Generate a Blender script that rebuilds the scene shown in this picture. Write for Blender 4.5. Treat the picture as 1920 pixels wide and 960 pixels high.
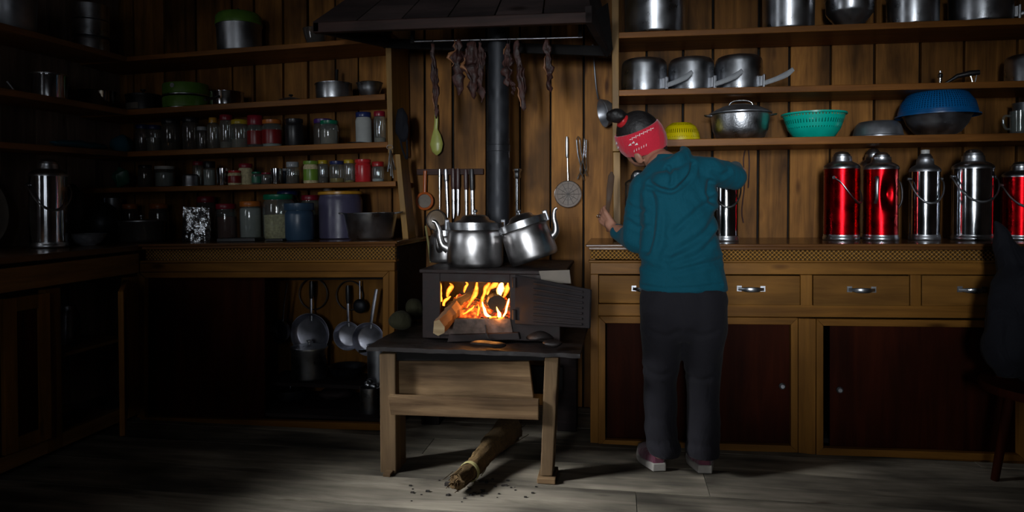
import bpy, bmesh, math, random
from mathutils import Vector, Matrix, Quaternion
for o in list(bpy.data.objects): bpy.data.objects.remove(o)
C = bpy.context.scene.collection
sc = bpy.context.scene
R = math.radians
rnd = random.Random(7)

# ------------------------------------------------------------------ camera
F, CX, CY = 1300.0, 960.0, 410.0
HOR = 385.0
CAMH = 1.05
PITCH = math.atan((CY-HOR)/F)
YAW = math.atan(200/F)
fwd = Vector((-math.sin(YAW)*math.cos(PITCH), math.cos(YAW)*math.cos(PITCH), -math.sin(PITCH)))
right = Vector((math.cos(YAW), math.sin(YAW), 0))
up = right.cross(fwd)
CAM = Vector((0, 0, CAMH))
cd = bpy.data.cameras.new('camera'); cam = bpy.data.objects.new('camera', cd); C.objects.link(cam)
cd.sensor_width = 36; cd.lens = F/1920*36; cd.shift_y = -(480-CY)/1920; cd.clip_start = .05
cam.location = CAM
cam.rotation_euler = Matrix((right, up, -fwd)).transposed().to_euler()
sc.camera = cam

def ray(px, py): return fwd + right*((px-CX)/F) - up*((py-CY)/F)
def W(px, py, Y): r = ray(px, py); return CAM + r*(Y/r.y)
def WX(px, py, X): r = ray(px, py); return CAM + r*(X/r.x)
def WZ(px, py, Z=0.0): r = ray(px, py); return CAM + r*((Z-CAMH)/r.z)
def mpp(px, Y):                       # metres per pixel at that spot
    r = ray(px, 420); return (Y/r.y)/F
def mppX(px, X):
    r = ray(px, 420); return (X/r.x)/F

# ------------------------------------------------------------------ world, light, exposure
sc.view_settings.view_transform = 'Standard'; sc.view_settings.look = 'None'
sc.view_settings.gamma = 1; sc.view_settings.use_curve_mapping = False
sc.view_settings.exposure = 0.0
wd = bpy.data.worlds.new('world'); sc.world = wd; wd.use_nodes = True
wd.node_tree.nodes['Background'].inputs[0].default_value = (.55, .68, .9, 1)
wd.node_tree.nodes['Background'].inputs[1].default_value = 0.6

def area(name, loc, target, sx, sy, power, col, spread=180):
    l = bpy.data.lights.new(name, 'AREA'); l.shape = 'RECTANGLE'; l.size = sx; l.size_y = sy
    l.energy = power; l.color = col; l.spread = R(spread)
    o = bpy.data.objects.new(name, l); C.objects.link(o); o.location = loc
    o.rotation_euler = (Vector(target)-Vector(loc)).to_track_quat('-Z', 'Y').to_euler()
    return o
XL, XR, YB, YR, ZC = -2.83, 3.1, 3.60, -1.9, 2.52
# windows of the room, all outside the frame: (wall, centre, z0, z1, width)
REARW = [(-0.80, .95, 1.95, .42), (0.05, .95, 1.95, .42)]
LEFTW = [(1.35, 1.05, 1.95, .62)]
DAY = (.93, .96, 1.0)
for k_, (w_, tx, tz, e_, sp_) in enumerate(((0, -.95, 1.22, 2.2, 28), (0, -.20, 1.10, 3.2, 25), (1, .48, 1.07, 3.4, 25), (1, 1.25, 1.02, 2.6, 24))):
    area('daylight_rear', (REARW[w_][0], YR-.12-.004*k_, 1.45), (tx, 3.6, tz), .42, 1.0, e_, DAY, sp_)
area('daylight_rear', (REARW[0][0], YR-.14, 1.45), (-.8, 3.6, 1.3), .42, 1.0, 2.6, DAY, 150)
area('daylight_rear', (REARW[1][0], YR-.14, 1.45), (-1.2, 3.6, 1.3), .42, 1.0, 3.0, DAY, 150)
area('daylight_left', (XL-.12, LEFTW[0][0], 1.5), (-.66, 2.36, 0), .62, .9, 7.2, DAY, 25)
area('daylight_left', (XL-.14, LEFTW[0][0], 1.5), (-.5, 3.0, 1.1), .62, .9, 6, DAY, 160)

# ------------------------------------------------------------------ materials
def newmat(name):
    m = bpy.data.materials.new(name); m.use_nodes = True
    return m, m.node_tree.nodes, m.node_tree.links, m.node_tree.nodes['Principled BSDF']
def ramp(N, stops):
    r = N.new('ShaderNodeValToRGB'); e = r.color_ramp.elements
    while len(e) < len(stops): e.new(.5)
    for k, (p, c) in enumerate(stops):
        e[k].position = p; e[k].color = (*c, 1)
    return r
def math_(N, L, op, a, b):
    m = N.new('ShaderNodeMath'); m.operation = op
    for i, v in enumerate((a, b)):
        if isinstance(v, (int, float)): m.inputs[i].default_value = v
        else: L.new(v, m.inputs[i])
    return m.outputs[0]
def mixc(N, L, kind, fac, a, b):
    m = N.new('ShaderNodeMix'); m.data_type = 'RGBA'; m.blend_type = kind
    for s, v in ((0, fac), (6, a), (7, b)):
        if isinstance(v, (int, float)): m.inputs[s].default_value = v
        elif isinstance(v, tuple): m.inputs[s].default_value = (*v, 1)
        else: L.new(v, m.inputs[s])
    return m.outputs[2]
def wood(name, dark, light, axis='z', rough=.55, vary=.45, knots=True, bump=.25, fine=22, stain=.5, spec=.35):
    m, N, L, B = newmat(name)
    if name[:4] not in ('floo', 'stov', 'log_'): dark, light = [(c[0], c[1]*.88, c[2]) for c in (dark, light)]
    tc = N.new('ShaderNodeTexCoord'); g = N.new('ShaderNodeNewGeometry')
    off = N.new('ShaderNodeVectorMath'); off.operation = 'SCALE'
    cmb = N.new('ShaderNodeCombineXYZ')
    for k in range(3): L.new(g.outputs['Random Per Island'], cmb.inputs[k])
    L.new(cmb.outputs[0], off.inputs[0]); off.inputs['Scale'].default_value = 37.0
    add = N.new('ShaderNodeVectorMath'); L.new(tc.outputs['Object'], add.inputs[0]); L.new(off.outputs[0], add.inputs[1])
    def mp(s, along):
        q = N.new('ShaderNodeMapping'); v = [s, s, s]; v['xyz'.index(axis)] = along
        q.inputs['Scale'].default_value = v; L.new(add.outputs[0], q.inputs[0]); return q.outputs[0]
    n1 = N.new('ShaderNodeTexNoise'); n1.inputs['Scale'].default_value = 1; n1.inputs['Detail'].default_value = 7
    n1.inputs['Roughness'].default_value = .65; n1.inputs['Distortion'].default_value = .6
    L.new(mp(fine, 1.6), n1.inputs['Vector'])
    r1 = ramp(N, [(.28, dark), (.55, tuple((a+b)/2 for a, b in zip(dark, light))), (.78, light)])
    L.new(n1.outputs[0], r1.inputs[0]); col = r1.outputs[0]
    n2 = N.new('ShaderNodeTexNoise'); n2.inputs['Scale'].default_value = 1; n2.inputs['Detail'].default_value = 3
    L.new(mp(5, 2.2), n2.inputs['Vector'])
    r2 = ramp(N, [(.33, (1-stain,)*3), (.6, (1, 1, 1))]); L.new(n2.outputs[0], r2.inputs[0])
    col = mixc(N, L, 'MULTIPLY', 1.0, col, r2.outputs[0])
    if knots:
        v = N.new('ShaderNodeTexVoronoi'); v.inputs['Scale'].default_value = 1
        L.new(mp(7, 2.3), v.inputs['Vector'])
        r3 = ramp(N, [(.04, (.25, .18, .14)), (.12, (1, 1, 1))]); L.new(v.outputs['Distance'], r3.inputs[0])
        col = mixc(N, L, 'MULTIPLY', .9, col, r3.outputs[0])
    b = math_(N, L, 'ADD', math_(N, L, 'MULTIPLY', g.outputs['Random Per Island'], vary), 1-vary*.6)
    vv = N.new('ShaderNodeVectorMath'); vv.operation = 'SCALE'; L.new(col, vv.inputs[0]); L.new(b, vv.inputs['Scale'])
    L.new(vv.outputs[0], B.inputs['Base Color'])
    B.inputs['Roughness'].default_value = rough; B.inputs['Specular IOR Level'].default_value = spec
    if bump:
        bp = N.new('ShaderNodeBump'); bp.inputs['Strength'].default_value = bump; bp.inputs['Distance'].default_value = .003
        L.new(n1.outputs[0], bp.inputs['Height']); L.new(bp.outputs[0], B.inputs['Normal'])
    return m
def plain(name, col, rough=.5, metal=0, spec=.5, noise=.25, nscale=18, bump=0, bscale=60, coat=0, bdist=.002, aniso=0, trans=0):
    m, N, L, B = newmat(name)
    tc = N.new('ShaderNodeTexCoord')
    n = N.new('ShaderNodeTexNoise'); n.inputs['Scale'].default_value = nscale; n.inputs['Detail'].default_value = 4
    L.new(tc.outputs['Object'], n.inputs['Vector'])
    r = ramp(N, [(.3, tuple(c*(1-noise) for c in col)), (.7, tuple(min(1, c*(1+noise*.4)) for c in col))])
    L.new(n.outputs[0], r.inputs[0]); L.new(r.outputs[0], B.inputs['Base Color'])
    rr = ramp(N, [(.3, (max(.02, rough*.8),)*3), (.7, (min(1, rough*1.25),)*3)])
    L.new(n.outputs[0], rr.inputs[0]); L.new(rr.outputs[0], B.inputs['Roughness'])
    B.inputs['Metallic'].default_value = metal; B.inputs['Specular IOR Level'].default_value = spec
    B.inputs['Coat Weight'].default_value = coat
    B.inputs['Transmission Weight'].default_value = trans
    if bump:
        n2 = N.new('ShaderNodeTexNoise'); n2.inputs['Scale'].default_value = bscale; n2.inputs['Detail'].default_value = 5
        L.new(tc.outputs['Object'], n2.inputs['Vector'])
        bp = N.new('ShaderNodeBump'); bp.inputs['Strength'].default_value = bump; bp.inputs['Distance'].default_value = bdist
        L.new(n2.outputs[0], bp.inputs['Height']); L.new(bp.outputs[0], B.inputs['Normal'])
    return m
def steel(name, col=(.55, .56, .58), rough=.24, brushed=True, bump=.12):
    m, N, L, B = newmat(name)
    tc = N.new('ShaderNodeTexCoord'); mp = N.new('ShaderNodeMapping'); mp.inputs['Scale'].default_value = (3, 3, 160)
    L.new(tc.outputs['Object'], mp.inputs[0])
    n = N.new('ShaderNodeTexNoise'); n.inputs['Scale'].default_value = 1; n.inputs['Detail'].default_value = 3
    L.new(mp.outputs[0], n.inputs['Vector'])
    n3 = N.new('ShaderNodeTexNoise'); n3.inputs['Scale'].default_value = 14; n3.inputs['Detail'].default_value = 5
    L.new(tc.outputs['Object'], n3.inputs['Vector'])
    r = ramp(N, [(.3, tuple(c*.62 for c in col)), (.65, col)]); L.new(n3.outputs[0], r.inputs[0])
    L.new(r.outputs[0], B.inputs['Base Color']); B.inputs['Metallic'].default_value = 1
    rr = ramp(N, [(.3, (rough*.8,)*3), (.7, (rough*1.3,)*3)]); L.new(n3.outputs[0], rr.inputs[0]); L.new(rr.outputs[0], B.inputs['Roughness'])
    bp = N.new('ShaderNodeBump'); bp.inputs['Strength'].default_value = bump; bp.inputs['Distance'].default_value = .0006
    L.new(n.outputs[0] if brushed else n3.outputs[0], bp.inputs['Height']); L.new(bp.outputs[0], B.inputs['Normal'])
    return m
def thin_glass(name, tint=(.85, .9, .88), rough=.06, opac=.12):
    m = bpy.data.materials.new(name); m.use_nodes = True; N = m.node_tree.nodes; L = m.node_tree.links; N.clear()
    out = N.new('ShaderNodeOutputMaterial'); tr = N.new('ShaderNodeBsdfTransparent'); tr.inputs[0].default_value = (*tint, 1)
    gl = N.new('ShaderNodeBsdfGlossy'); gl.inputs['Roughness'].default_value = rough; gl.inputs[0].default_value = (1, 1, 1, 1)
    lwt = N.new('ShaderNodeLayerWeight'); lwt.inputs[0].default_value = .5
    fr = N.new('ShaderNodeMath'); fr.operation = 'MULTIPLY_ADD'; L.new(math_(N, L, 'POWER', lwt.outputs['Facing'], 4.0), fr.inputs[0]); fr.inputs[1].default_value = .85; fr.inputs[2].default_value = .09
    df = N.new('ShaderNodeBsdfDiffuse'); df.inputs[0].default_value = (*[t*.5 for t in tint], 1)
    m1 = N.new('ShaderNodeMixShader'); m1.inputs[0].default_value = opac; L.new(tr.outputs[0], m1.inputs[1]); L.new(df.outputs[0], m1.inputs[2])
    m2 = N.new('ShaderNodeMixShader'); L.new(fr.outputs[0], m2.inputs[0]); L.new(m1.outputs[0], m2.inputs[1]); L.new(gl.outputs[0], m2.inputs[2])
    L.new(m2.outputs[0], out.inputs[0]); return m

M = {}
M['plank'] = wood('wall_plank_wood', (.11, .05, .010), (.48, .235, .045), 'z', .6, .6, stain=.72, spec=.15, bump=.4)
M['plank_left'] = wood('left_wall_wood', (.15, .115, .075), (.42, .32, .21), 'z', .65, .4)
M['shelf'] = wood('shelf_wood', (.15, .06, .010), (.38, .165, .028), 'x', .45, .3, knots=False, stain=.35, spec=.2)
M['shelf_y'] = wood('side_shelf_wood', (.15, .075, .02), (.38, .19, .05), 'y', .45, .3, knots=False, stain=.35)
M['post'] = wood('post_wood', (.15, .085, .012), (.40, .235, .035), 'z', .5, .3, knots=False, stain=.4)
M['frame'] = wood('cabinet_wood', (.13, .06, .009), (.31, .155, .024), 'x',.42, .3, stain=.35, spec=.12)
M['frame_z'] = wood('cabinet_upright_wood', (.13, .06, .009), (.31, .155, .024), 'z',.42, .3, stain=.35, spec=.12)
M['frame_y'] = wood('side_cabinet_wood', (.15, .08, .02), (.38, .21, .05), 'y', .42, .3, stain=.35)
M['drawer'] = wood('drawer_wood', (.13, .062, .010), (.29, .15, .025), 'x', .5, .35, stain=.5, spec=.1)
M['worktop'] = wood('worktop_wood', (.075, .034, .010), (.19, .09, .022), 'x', .2, .25, knots=False, bump=.1, stain=.3, spec=.5)
M['worktop_y'] = wood('side_worktop_wood', (.075, .04, .016), (.20, .11, .04), 'y', .22, .25, knots=False, bump=.1, stain=.3, spec=.5)
M['panel'] = wood('red_brown_panel', (.020, .004, .001), (.055, .012, .003), 'z', .6, .3, knots=False, bump=.05, stain=.4, spec=.05)
M['stand'] = wood('stove_stand_wood', (.07, .036, .015), (.34, .215, .11), 'x', .75, .35, stain=.7, bump=.6, spec=.2)
M['stand_z'] = wood('stove_leg_wood', (.10, .058, .026), (.28, .175, .085), 'z', .75, .35, stain=.55, bump=.5)
M['floor'] = wood('floor_board_wood', (.11, .092, .068), (.52, .45, .345), 'x', .72, .35, stain=.75, bump=.5, fine=14)
M['ceil'] = wood('ceiling_board_wood', (.03, .022, .014), (.09, .06, .035), 'y', .8, .3, knots=False)
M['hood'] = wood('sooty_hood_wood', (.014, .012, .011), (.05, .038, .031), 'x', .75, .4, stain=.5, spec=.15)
M['hoodrim'] = wood('hood_rim_wood', (.022, .014, .011), (.085, .042, .028), 'x', .6, .3, stain=.6, spec=.2)
M['soot'] = plain('soot_black', (.009, .008, .008), .9, noise=.4, spec=.2)
M['iron'] = plain('stove_iron', (.030, .020, .019), .6, .1, spec=.25, noise=.5, nscale=26, bump=.35, bscale=45)
M['pipe'] = plain('stove_pipe_iron', (.028, .03, .036), .5, .5, noise=.4, bump=.3, bscale=30)
M['irondoor'] = plain('stove_door_iron', (.018, .014, .015), .65, .1, spec=.3, noise=.4, bump=.4, bscale=40)
M['ash'] = plain('ash_and_clay', (.15, .105, .085), .95, noise=.6, nscale=30, bump=.8, bscale=50, bdist=.006)
M['slab'] = plain('sooty_stone', (.016, .011, .010), .5, .1, noise=.5, nscale=14, bump=.8, bscale=22, bdist=.006)
M['steel'] = steel('stainless_steel', (.62, .64, .68), .3)
M['steel_shiny'] = steel('polished_steel', (.66, .68, .72), .12, bump=.08)
M['alu'] = steel('worn_aluminium', (.60, .61, .63), .3, bump=.3)
M['kettle'] = steel('kettle_aluminium', (.66, .64, .64), .33, bump=.08)
M['steel_dark'] = steel('tarnished_steel', (.44, .45, .48), .4)
M['hammer'] = plain('hammered_steel', (.6, .62, .66), .32, 1, bump=.7, bscale=120, bdist=.0013, noise=.3)
M['pewter'] = plain('dull_grey_metal', (.32, .33, .36), .42, .85, noise=.3)
M['red_metal'] = plain('red_lacquered_metal', (.36, .003, .006), .27, 1, spec=0, noise=.2)
M['green_enamel'] = plain('green_enamel', (.11, .24, .03), .35, 0, noise=.25)
M['black_plastic'] = plain('black_plastic', (.014, .013, .014), .38, noise=.3)
M['brown_plastic'] = plain('dark_brown_plastic', (.045, .016, .016), .4, noise=.3)
M['black_iron'] = plain('black_pan_iron', (.02, .022, .028), .42, .6, noise=.3)
M['pan_grey'] = steel('pan_aluminium', (.55, .56, .64), .36)
M['wire'] = plain('bright_wire', (.7, .72, .74), .22, 1, noise=.1)
M['dark_wire'] = plain('dark_wire', (.05, .045, .045), .45, .6, noise=.1)
M['glass'] = thin_glass('jar_glass', rough=.10)
M['glass_dark'] = thin_glass('smoky_glass', (.5, .47, .44), .08, .2)
M['white_plastic'] = plain('white_plastic', (.55, .55, .53), .45, noise=.15)
M['cream'] = plain('cream_grain', (.60, .52, .30), .9, noise=.4, nscale=90, bump=.5, bscale=160)
M['teal_basket'] = plain('turquoise_plastic', (.0, .50, .38), .35, noise=.12)
M['blue_basket'] = plain('blue_plastic', (.0, .10, .30), .38, noise=.15)
M['yellow_basket'] = plain('yellow_plastic', (.58, .46, .0), .4, noise=.15)
M['enamel'] = plain('chipped_enamel', (.26, .27, .30), .4, noise=.5, nscale=40)
M['meat'] = plain('dried_meat', (.05, .015, .011), .6, noise=.8, nscale=22, bump=1, bscale=28, bdist=.01)
M['fat'] = plain('meat_fat', (.26, .11, .045), .5, noise=.6, nscale=25, bump=.8, bscale=30, bdist=.006)
M['skin'] = plain('skin', (.36, .17, .11), .5, noise=.12, bump=.1, bscale=90)
M['hair'] = plain('black_hair', (.010, .008, .008), .55, noise=.3, bump=.8, bscale=70, bdist=.004)
M['glassblob'] = M['glass']
def lids(c, n, r=.35): M[n] = plain(n, tuple(q*(.72 if n.endswith('_lid') or n.endswith('label') else 1) for q in c), r, noise=.15)
lids((.45, .02, .02), 'red_lid'); lids((.62, .17, .02), 'orange_lid'); lids((.60, .42, .02), 'yellow_lid')
lids((.0, .20, .10), 'green_lid'); lids((.02, .035, .16), 'blue_lid'); lids((.09, .03, .22), 'purple_lid'); lids((.30, .01, .03), 'crimson_lid')
lids((.015, .015, .02), 'black_lid'); lids((.45, .47, .50), 'silver_lid', .25); lids((.075, .068, .125), 'purple_tub'); lids((.03, .065, .115), 'blue_tub')
lids((.75, .36, .03), 'amber_lid'); lids((.28, .012, .012), 'red_label'); lids((.5, .02, .025), 'red_can', .3)
lids((.16, .30, .03), 'green_can'); lids((.05, .22, .13), 'green_label'); lids((.07, .04, .025), 'brown_spice', .9); lids((.30, .20, .02), 'oil', .2)
lids((.20, .17, .14), 'grey_content', .9); lids((.36, .37, .36), 'white_content', .9); lids((.12, .03, .02), 'chilli', .9)
lids((.01, .11, .16), 'blue_cloth', .8); lids((.03, .04, .02), 'dark_green_cloth', .9); lids((.42, .09, .015), 'orange_plastic')
lids((.40, .42, .10), 'spoon_yellow'); lids((.06, .030, .014), 'paddle_wood', .75); lids((.30, .26, .1), 'pale_stick', .7)

def lattice():
    m, N, L, B = newmat('lattice_frieze_wood')
    tc = N.new('ShaderNodeTexCoord'); mp = N.new('ShaderNodeMapping'); mp.inputs['Rotation'].default_value = (0, R(45), 0)
    mp.inputs['Location'].default_value = (0, .5, 0)
    L.new(tc.outputs['Object'], mp.inputs[0])
    sep = N.new('ShaderNodeSeparateXYZ'); L.new(mp.outputs[0], sep.inputs[0])
    def w(s): return math_(N, L, 'ABSOLUTE', math_(N, L, 'SINE', math_(N, L, 'MULTIPLY', s, 3.14159/.0125), 0), 0)
    h = math_(N, L, 'MULTIPLY', w(sep.outputs[0]), w(sep.outputs[2]))
    r = ramp(N, [(.25, (.32, .155, .03)), (.5, (.05, .022, .005))]); L.new(h, r.inputs[0]); L.new(r.outputs[0], B.inputs['Base Color'])
    bp = N.new('ShaderNodeBump'); bp.invert = True; bp.inputs['Distance'].default_value = .004; L.new(h, bp.inputs['Height']); L.new(bp.outputs[0], B.inputs['Normal'])
    B.inputs['Roughness'].default_value = .35
    return m
M['lattice'] = lattice()
def mesh_basket(name, col, slots=True, ux=60, uz=.012):
    m, N, L, B = newmat(name)
    B.inputs['Base Color'].default_value = (*col, 1); B.inputs['Roughness'].default_value = .35
    tc = N.new('ShaderNodeTexCoord'); sep = N.new('ShaderNodeSeparateXYZ'); L.new(tc.outputs['Object'], sep.inputs[0])
    at = math_(N, L, 'ARCTAN2', sep.outputs[1], sep.outputs[0])
    a = math_(N, L, 'SINE', math_(N, L, 'MULTIPLY', at, ux/2), 0)
    b = math_(N, L, 'SINE', math_(N, L, 'MULTIPLY', sep.outputs[2], 6.283/uz), 0)
    h = math_(N, L, 'MULTIPLY', math_(N, L, 'GREATER_THAN', a, .55), math_(N, L, 'GREATER_THAN', b, -.1))
    tr = N.new('ShaderNodeBsdfTransparent'); mx = N.new('ShaderNodeMixShader'); out = N['Material Output']
    L.new(h, mx.inputs[0]); L.new(B.outputs[0], mx.inputs[1]); L.new(tr.outputs[0], mx.inputs[2]); L.new(mx.outputs[0], out.inputs[0])
    return m
M['teal_mesh'] = mesh_basket('turquoise_slotted_plastic', (.0, .50, .38), ux=120, uz=.034)
M['blue_mesh'] = mesh_basket('blue_slotted_plastic', (.0, .12, .36), ux=170, uz=.0095)
M['yellow_mesh'] = mesh_basket('yellow_slotted_plastic', (.58, .46, .0), ux=100, uz=.036)
M['fine_mesh'] = thin_glass('fine_wire_mesh', (.62, .50, .38), .7, .30)
M['wire_mesh'] = mesh_basket('wire_mesh_metal', (.25, .18, .12), ux=90, uz=.004)

def fabric(name, col, rough=.85, wr=.35, wscale=9, fuzz=.25):
    m, N, L, B = newmat(name)
    tc = N.new('ShaderNodeTexCoord'); n = N.new('ShaderNodeTexNoise'); n.inputs['Scale'].default_value = wscale; n.inputs['Detail'].default_value = 3
    n.inputs['Distortion'].default_value = 1.2
    mp = N.new('ShaderNodeMapping'); mp.inputs['Scale'].default_value = (1, 1, .55); mp.inputs['Rotation'].default_value = (0, .5, 0)
    L.new(tc.outputs['Object'], mp.inputs[0]); L.new(mp.outputs[0], n.inputs['Vector'])
    n2 = N.new('ShaderNodeTexNoise'); n2.inputs['Scale'].default_value = 350; L.new(tc.outputs['Object'], n2.inputs['Vector'])
    r = ramp(N, [(.3, tuple(c*.8 for c in col)), (.7, col)]); L.new(n2.outputs[0], r.inputs[0]); L.new(r.outputs[0], B.inputs['Base Color'])
    b1 = N.new('ShaderNodeBump'); b1.inputs['Strength'].default_value = wr; b1.inputs['Distance'].default_value = .03; L.new(n.outputs[0], b1.inputs['Height'])
    b2 = N.new('ShaderNodeBump'); b2.inputs['Strength'].default_value = .2; b2.inputs['Distance'].default_value = .001
    L.new(n2.outputs[0], b2.inputs['Height']); L.new(b1.outputs[0], b2.inputs['Normal']); L.new(b2.outputs[0], B.inputs['Normal'])
    B.inputs['Sheen Roughness'].default_value = .5; B.inputs['Roughness'].default_value = rough; B.inputs['Sheen Weight'].default_value = fuzz; B.inputs['Specular IOR Level'].default_value = .2
    return m
M['teal'] = fabric('teal_fleece', (.001, .072, .108), fuzz=.04)
M['trouser'] = fabric('charcoal_cloth', (.013, .012, .016), wr=.3, fuzz=.03)
M['shoe'] = fabric('mauve_shoe_fabric', (.16, .045, .075), wscale=30)
M['sole'] = plain('pale_rubber', (.42, .39, .35), .7)
M['band'] = fabric('red_headband_cloth', (.62, .02, .045), wr=.25, wscale=20)
M['print'] = plain('white_print', (.75, .70, .68), .8, noise=.1)
M['coat'] = fabric('dark_jacket_cloth', (.009, .0095, .014), wr=.6, wscale=11, fuzz=.02)
M['rag'] = fabric('grey_green_rag', (.045, .042, .022), wr=.35, wscale=12, fuzz=.02)

def fire_mat(name, c_edge, c_core, s):
    m = bpy.data.materials.new(name); m.use_nodes = True; N = m.node_tree.nodes; L = m.node_tree.links; N.clear()
    out = N.new('ShaderNodeOutputMaterial'); lw = N.new('ShaderNodeLayerWeight'); lw.inputs[0].default_value = .5
    tc = N.new('ShaderNodeTexCoord'); n = N.new('ShaderNodeTexNoise'); n.inputs['Scale'].default_value = 38; n.inputs['Detail'].default_value = 3
    L.new(tc.outputs['Object'], n.inputs['Vector'])
    f = math_(N, L, 'ADD', lw.outputs['Facing'], math_(N, L, 'MULTIPLY', math_(N, L, 'SUBTRACT', n.outputs[0], .5), .9))
    r = ramp(N, [(.02, c_core), (.20, tuple((a*.45+b*.55) for a, b in zip(c_core, c_edge))), (.45, c_edge)]); L.new(f, r.inputs[0])
    e = N.new('ShaderNodeEmission'); e.inputs[1].default_value = s; L.new(r.outputs[0], e.inputs[0])
    tr = N.new('ShaderNodeBsdfTransparent'); mx = N.new('ShaderNodeMixShader')
    rr = ramp(N, [(.14, (0, 0, 0)), (.60, (1, 1, 1))]); L.new(f, rr.inputs[0]); L.new(rr.outputs[0], mx.inputs[0])
    L.new(e.outputs[0], mx.inputs[1]); L.new(tr.outputs[0], mx.inputs[2]); L.new(mx.outputs[0], out.inputs[0]); return m
M['flame'] = fire_mat('flame', (1, .09, .0), (1, .50, .05), 2.0)
M['flame_hot'] = fire_mat('hot_flame', (1, .25, .01), (1, .85, .35), 4.0)
def ember():
    m, N, L, B = newmat('glowing_embers')
    tc = N.new('ShaderNodeTexCoord'); n = N.new('ShaderNodeTexNoise'); n.inputs['Scale'].default_value = 34; n.inputs['Detail'].default_value = 5
    L.new(tc.outputs['Object'], n.inputs['Vector'])
    r = ramp(N, [(.42, (0, 0, 0)), (.52, (.5, .02, 0)), (.62, (1, .14, .01)), (.75, (1, .45, .05))]); L.new(n.outputs[0], r.inputs[0])
    B.inputs['Base Color'].default_value = (.03, .025, .022, 1); B.inputs['Roughness'].default_value = .95
    L.new(r.outputs[0], B.inputs['Emission Color']); B.inputs['Emission Strength'].default_value = 1.3
    return m
M['ember'] = ember()
M['char'] = plain('charred_wood', (.022, .016, .012), .85, noise=.7, nscale=30, bump=.9, bscale=40, bdist=.006)
M['log'] = wood('split_log_wood', (.18, .10, .045), (.48, .30, .14), 'y', .8, .2, knots=False, bump=.6, stain=.5)
M['log_end'] = wood('log_end_grain', (.30, .20, .10), (.55, .42, .24), 'x', .85, .1, knots=False, bump=.4, fine=60, stain=.25)
M['straw'] = wood('straw', (.05, .033, .010), (.22, .15, .05), 'z', .8, .4, knots=False, bump=.6, fine=120)
M['foil'] = plain('crumpled_foil', (.6, .62, .65), .2, 1, noise=.2, bump=1, bscale=11, bdist=.035)

# ------------------------------------------------------------------ mesh helpers
def bmn(): return bmesh.new()
def hexa(bm, p):                        # p: 4 front corners TL TR BR BL then 4 back corners
    v = [bm.verts.new(q) for q in p]
    for f in ((0, 1, 2, 3), (7, 6, 5, 4), (4, 5, 1, 0), (1, 5, 6, 2), (2, 6, 7, 3), (3, 7, 4, 0)):
        bm.faces.new([v[i] for i in f])
def box(bm, x0, x1, y0, y1, z0, z1):
    hexa(bm, [(x0, y0, z1), (x1, y0, z1), (x1, y0, z0), (x0, y0, z0), (x0, y1, z1), (x1, y1, z1), (x1, y1, z0), (x0, y1, z0)])
def pbox(bm, TL, TR, BR, BL, Y, dep):   # board whose front face has these outline points on the plane Y
    f = [W(*q, Y) for q in (TL, TR, BR, BL)]
    hexa(bm, f+[q+Vector((0, dep, 0)) for q in f])
def rbox(bm, x0, y0, x1, y1, Y, dep): pbox(bm, (x0, y0), (x1, y0), (x1, y1), (x0, y1), Y, dep)
def lathe(bm, prof, seg=40, c=(0, 0, 0), mat=None, cap0=True, cap1=True, arc=1.0):
    rings = []
    mt = mat or Matrix.Identity(4)
    for (r, z) in prof:
        rings.append([bm.verts.new(mt @ Vector((c[0]+max(r, 1e-4)*math.cos(2*math.pi*k/seg), c[1]+max(r, 1e-4)*math.sin(2*math.pi*k/seg), c[2]+z))) for k in range(seg)])
    for a, b in zip(rings, rings[1:]):
        for k in range(seg):
            bm.faces.new((a[k], a[(k+1) % seg], b[(k+1) % seg], b[k]))
    if cap0: bm.faces.new(list(reversed(rings[0])))
    if cap1: bm.faces.new(rings[-1])
    return rings
def tube(bm, pts, rad, seg=8, cap=True, flat=1.0, flatdir=None):
    pts = [Vector(p) for p in pts]; n = len(pts)
    if not isinstance(rad, (list, tuple)): rad = [rad]*n
    t0 = (pts[1]-pts[0]).normalized()
    ref = Vector((0, 0, 1)) if abs(t0.z) < .9 else Vector((0, 1, 0))
    if flatdir is not None: ref = Vector(flatdir)
    u = (ref-t0*ref.dot(t0)).normalized(); rings = []
    for i in range(n):
        t = (pts[min(i+1, n-1)]-pts[max(i-1, 0)]).normalized()
        u = (u-t*u.dot(t)).normalized(); v = t.cross(u)
        rings.append([bm.verts.new(pts[i]+(u*math.cos(2*math.pi*k/seg)*flat+v*math.sin(2*math.pi*k/seg))*rad[i]) for k in range(seg)])
    for a, b in zip(rings, rings[1:]):
        for k in range(seg): bm.faces.new((a[k], a[(k+1) % seg], b[(k+1) % seg], b[k]))
    if cap: bm.faces.new(list(reversed(rings[0]))); bm.faces.new(rings[-1])
def smooth_path(pts, n=6):
    pts = [Vector(p) for p in pts]; out = []
    P = [2*pts[0]-pts[1]]+pts+[2*pts[-1]-pts[-2]]
    for i in range(1, len(P)-2):
        for k in range(n):
            t = k/n; a, b, c, d = P[i-1:i+3]
            out.append(.5*((2*b)+(c-a)*t+(2*a-5*b+4*c-d)*t*t+(3*b-3*c+d-a)*t**3))
    out.append(pts[-1]); return out
def interp(vals, n):
    out = []
    for a, b in zip(vals, vals[1:]): out += [a+(b-a)*k/n for k in range(n)]
    return out+[vals[-1]]
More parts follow.
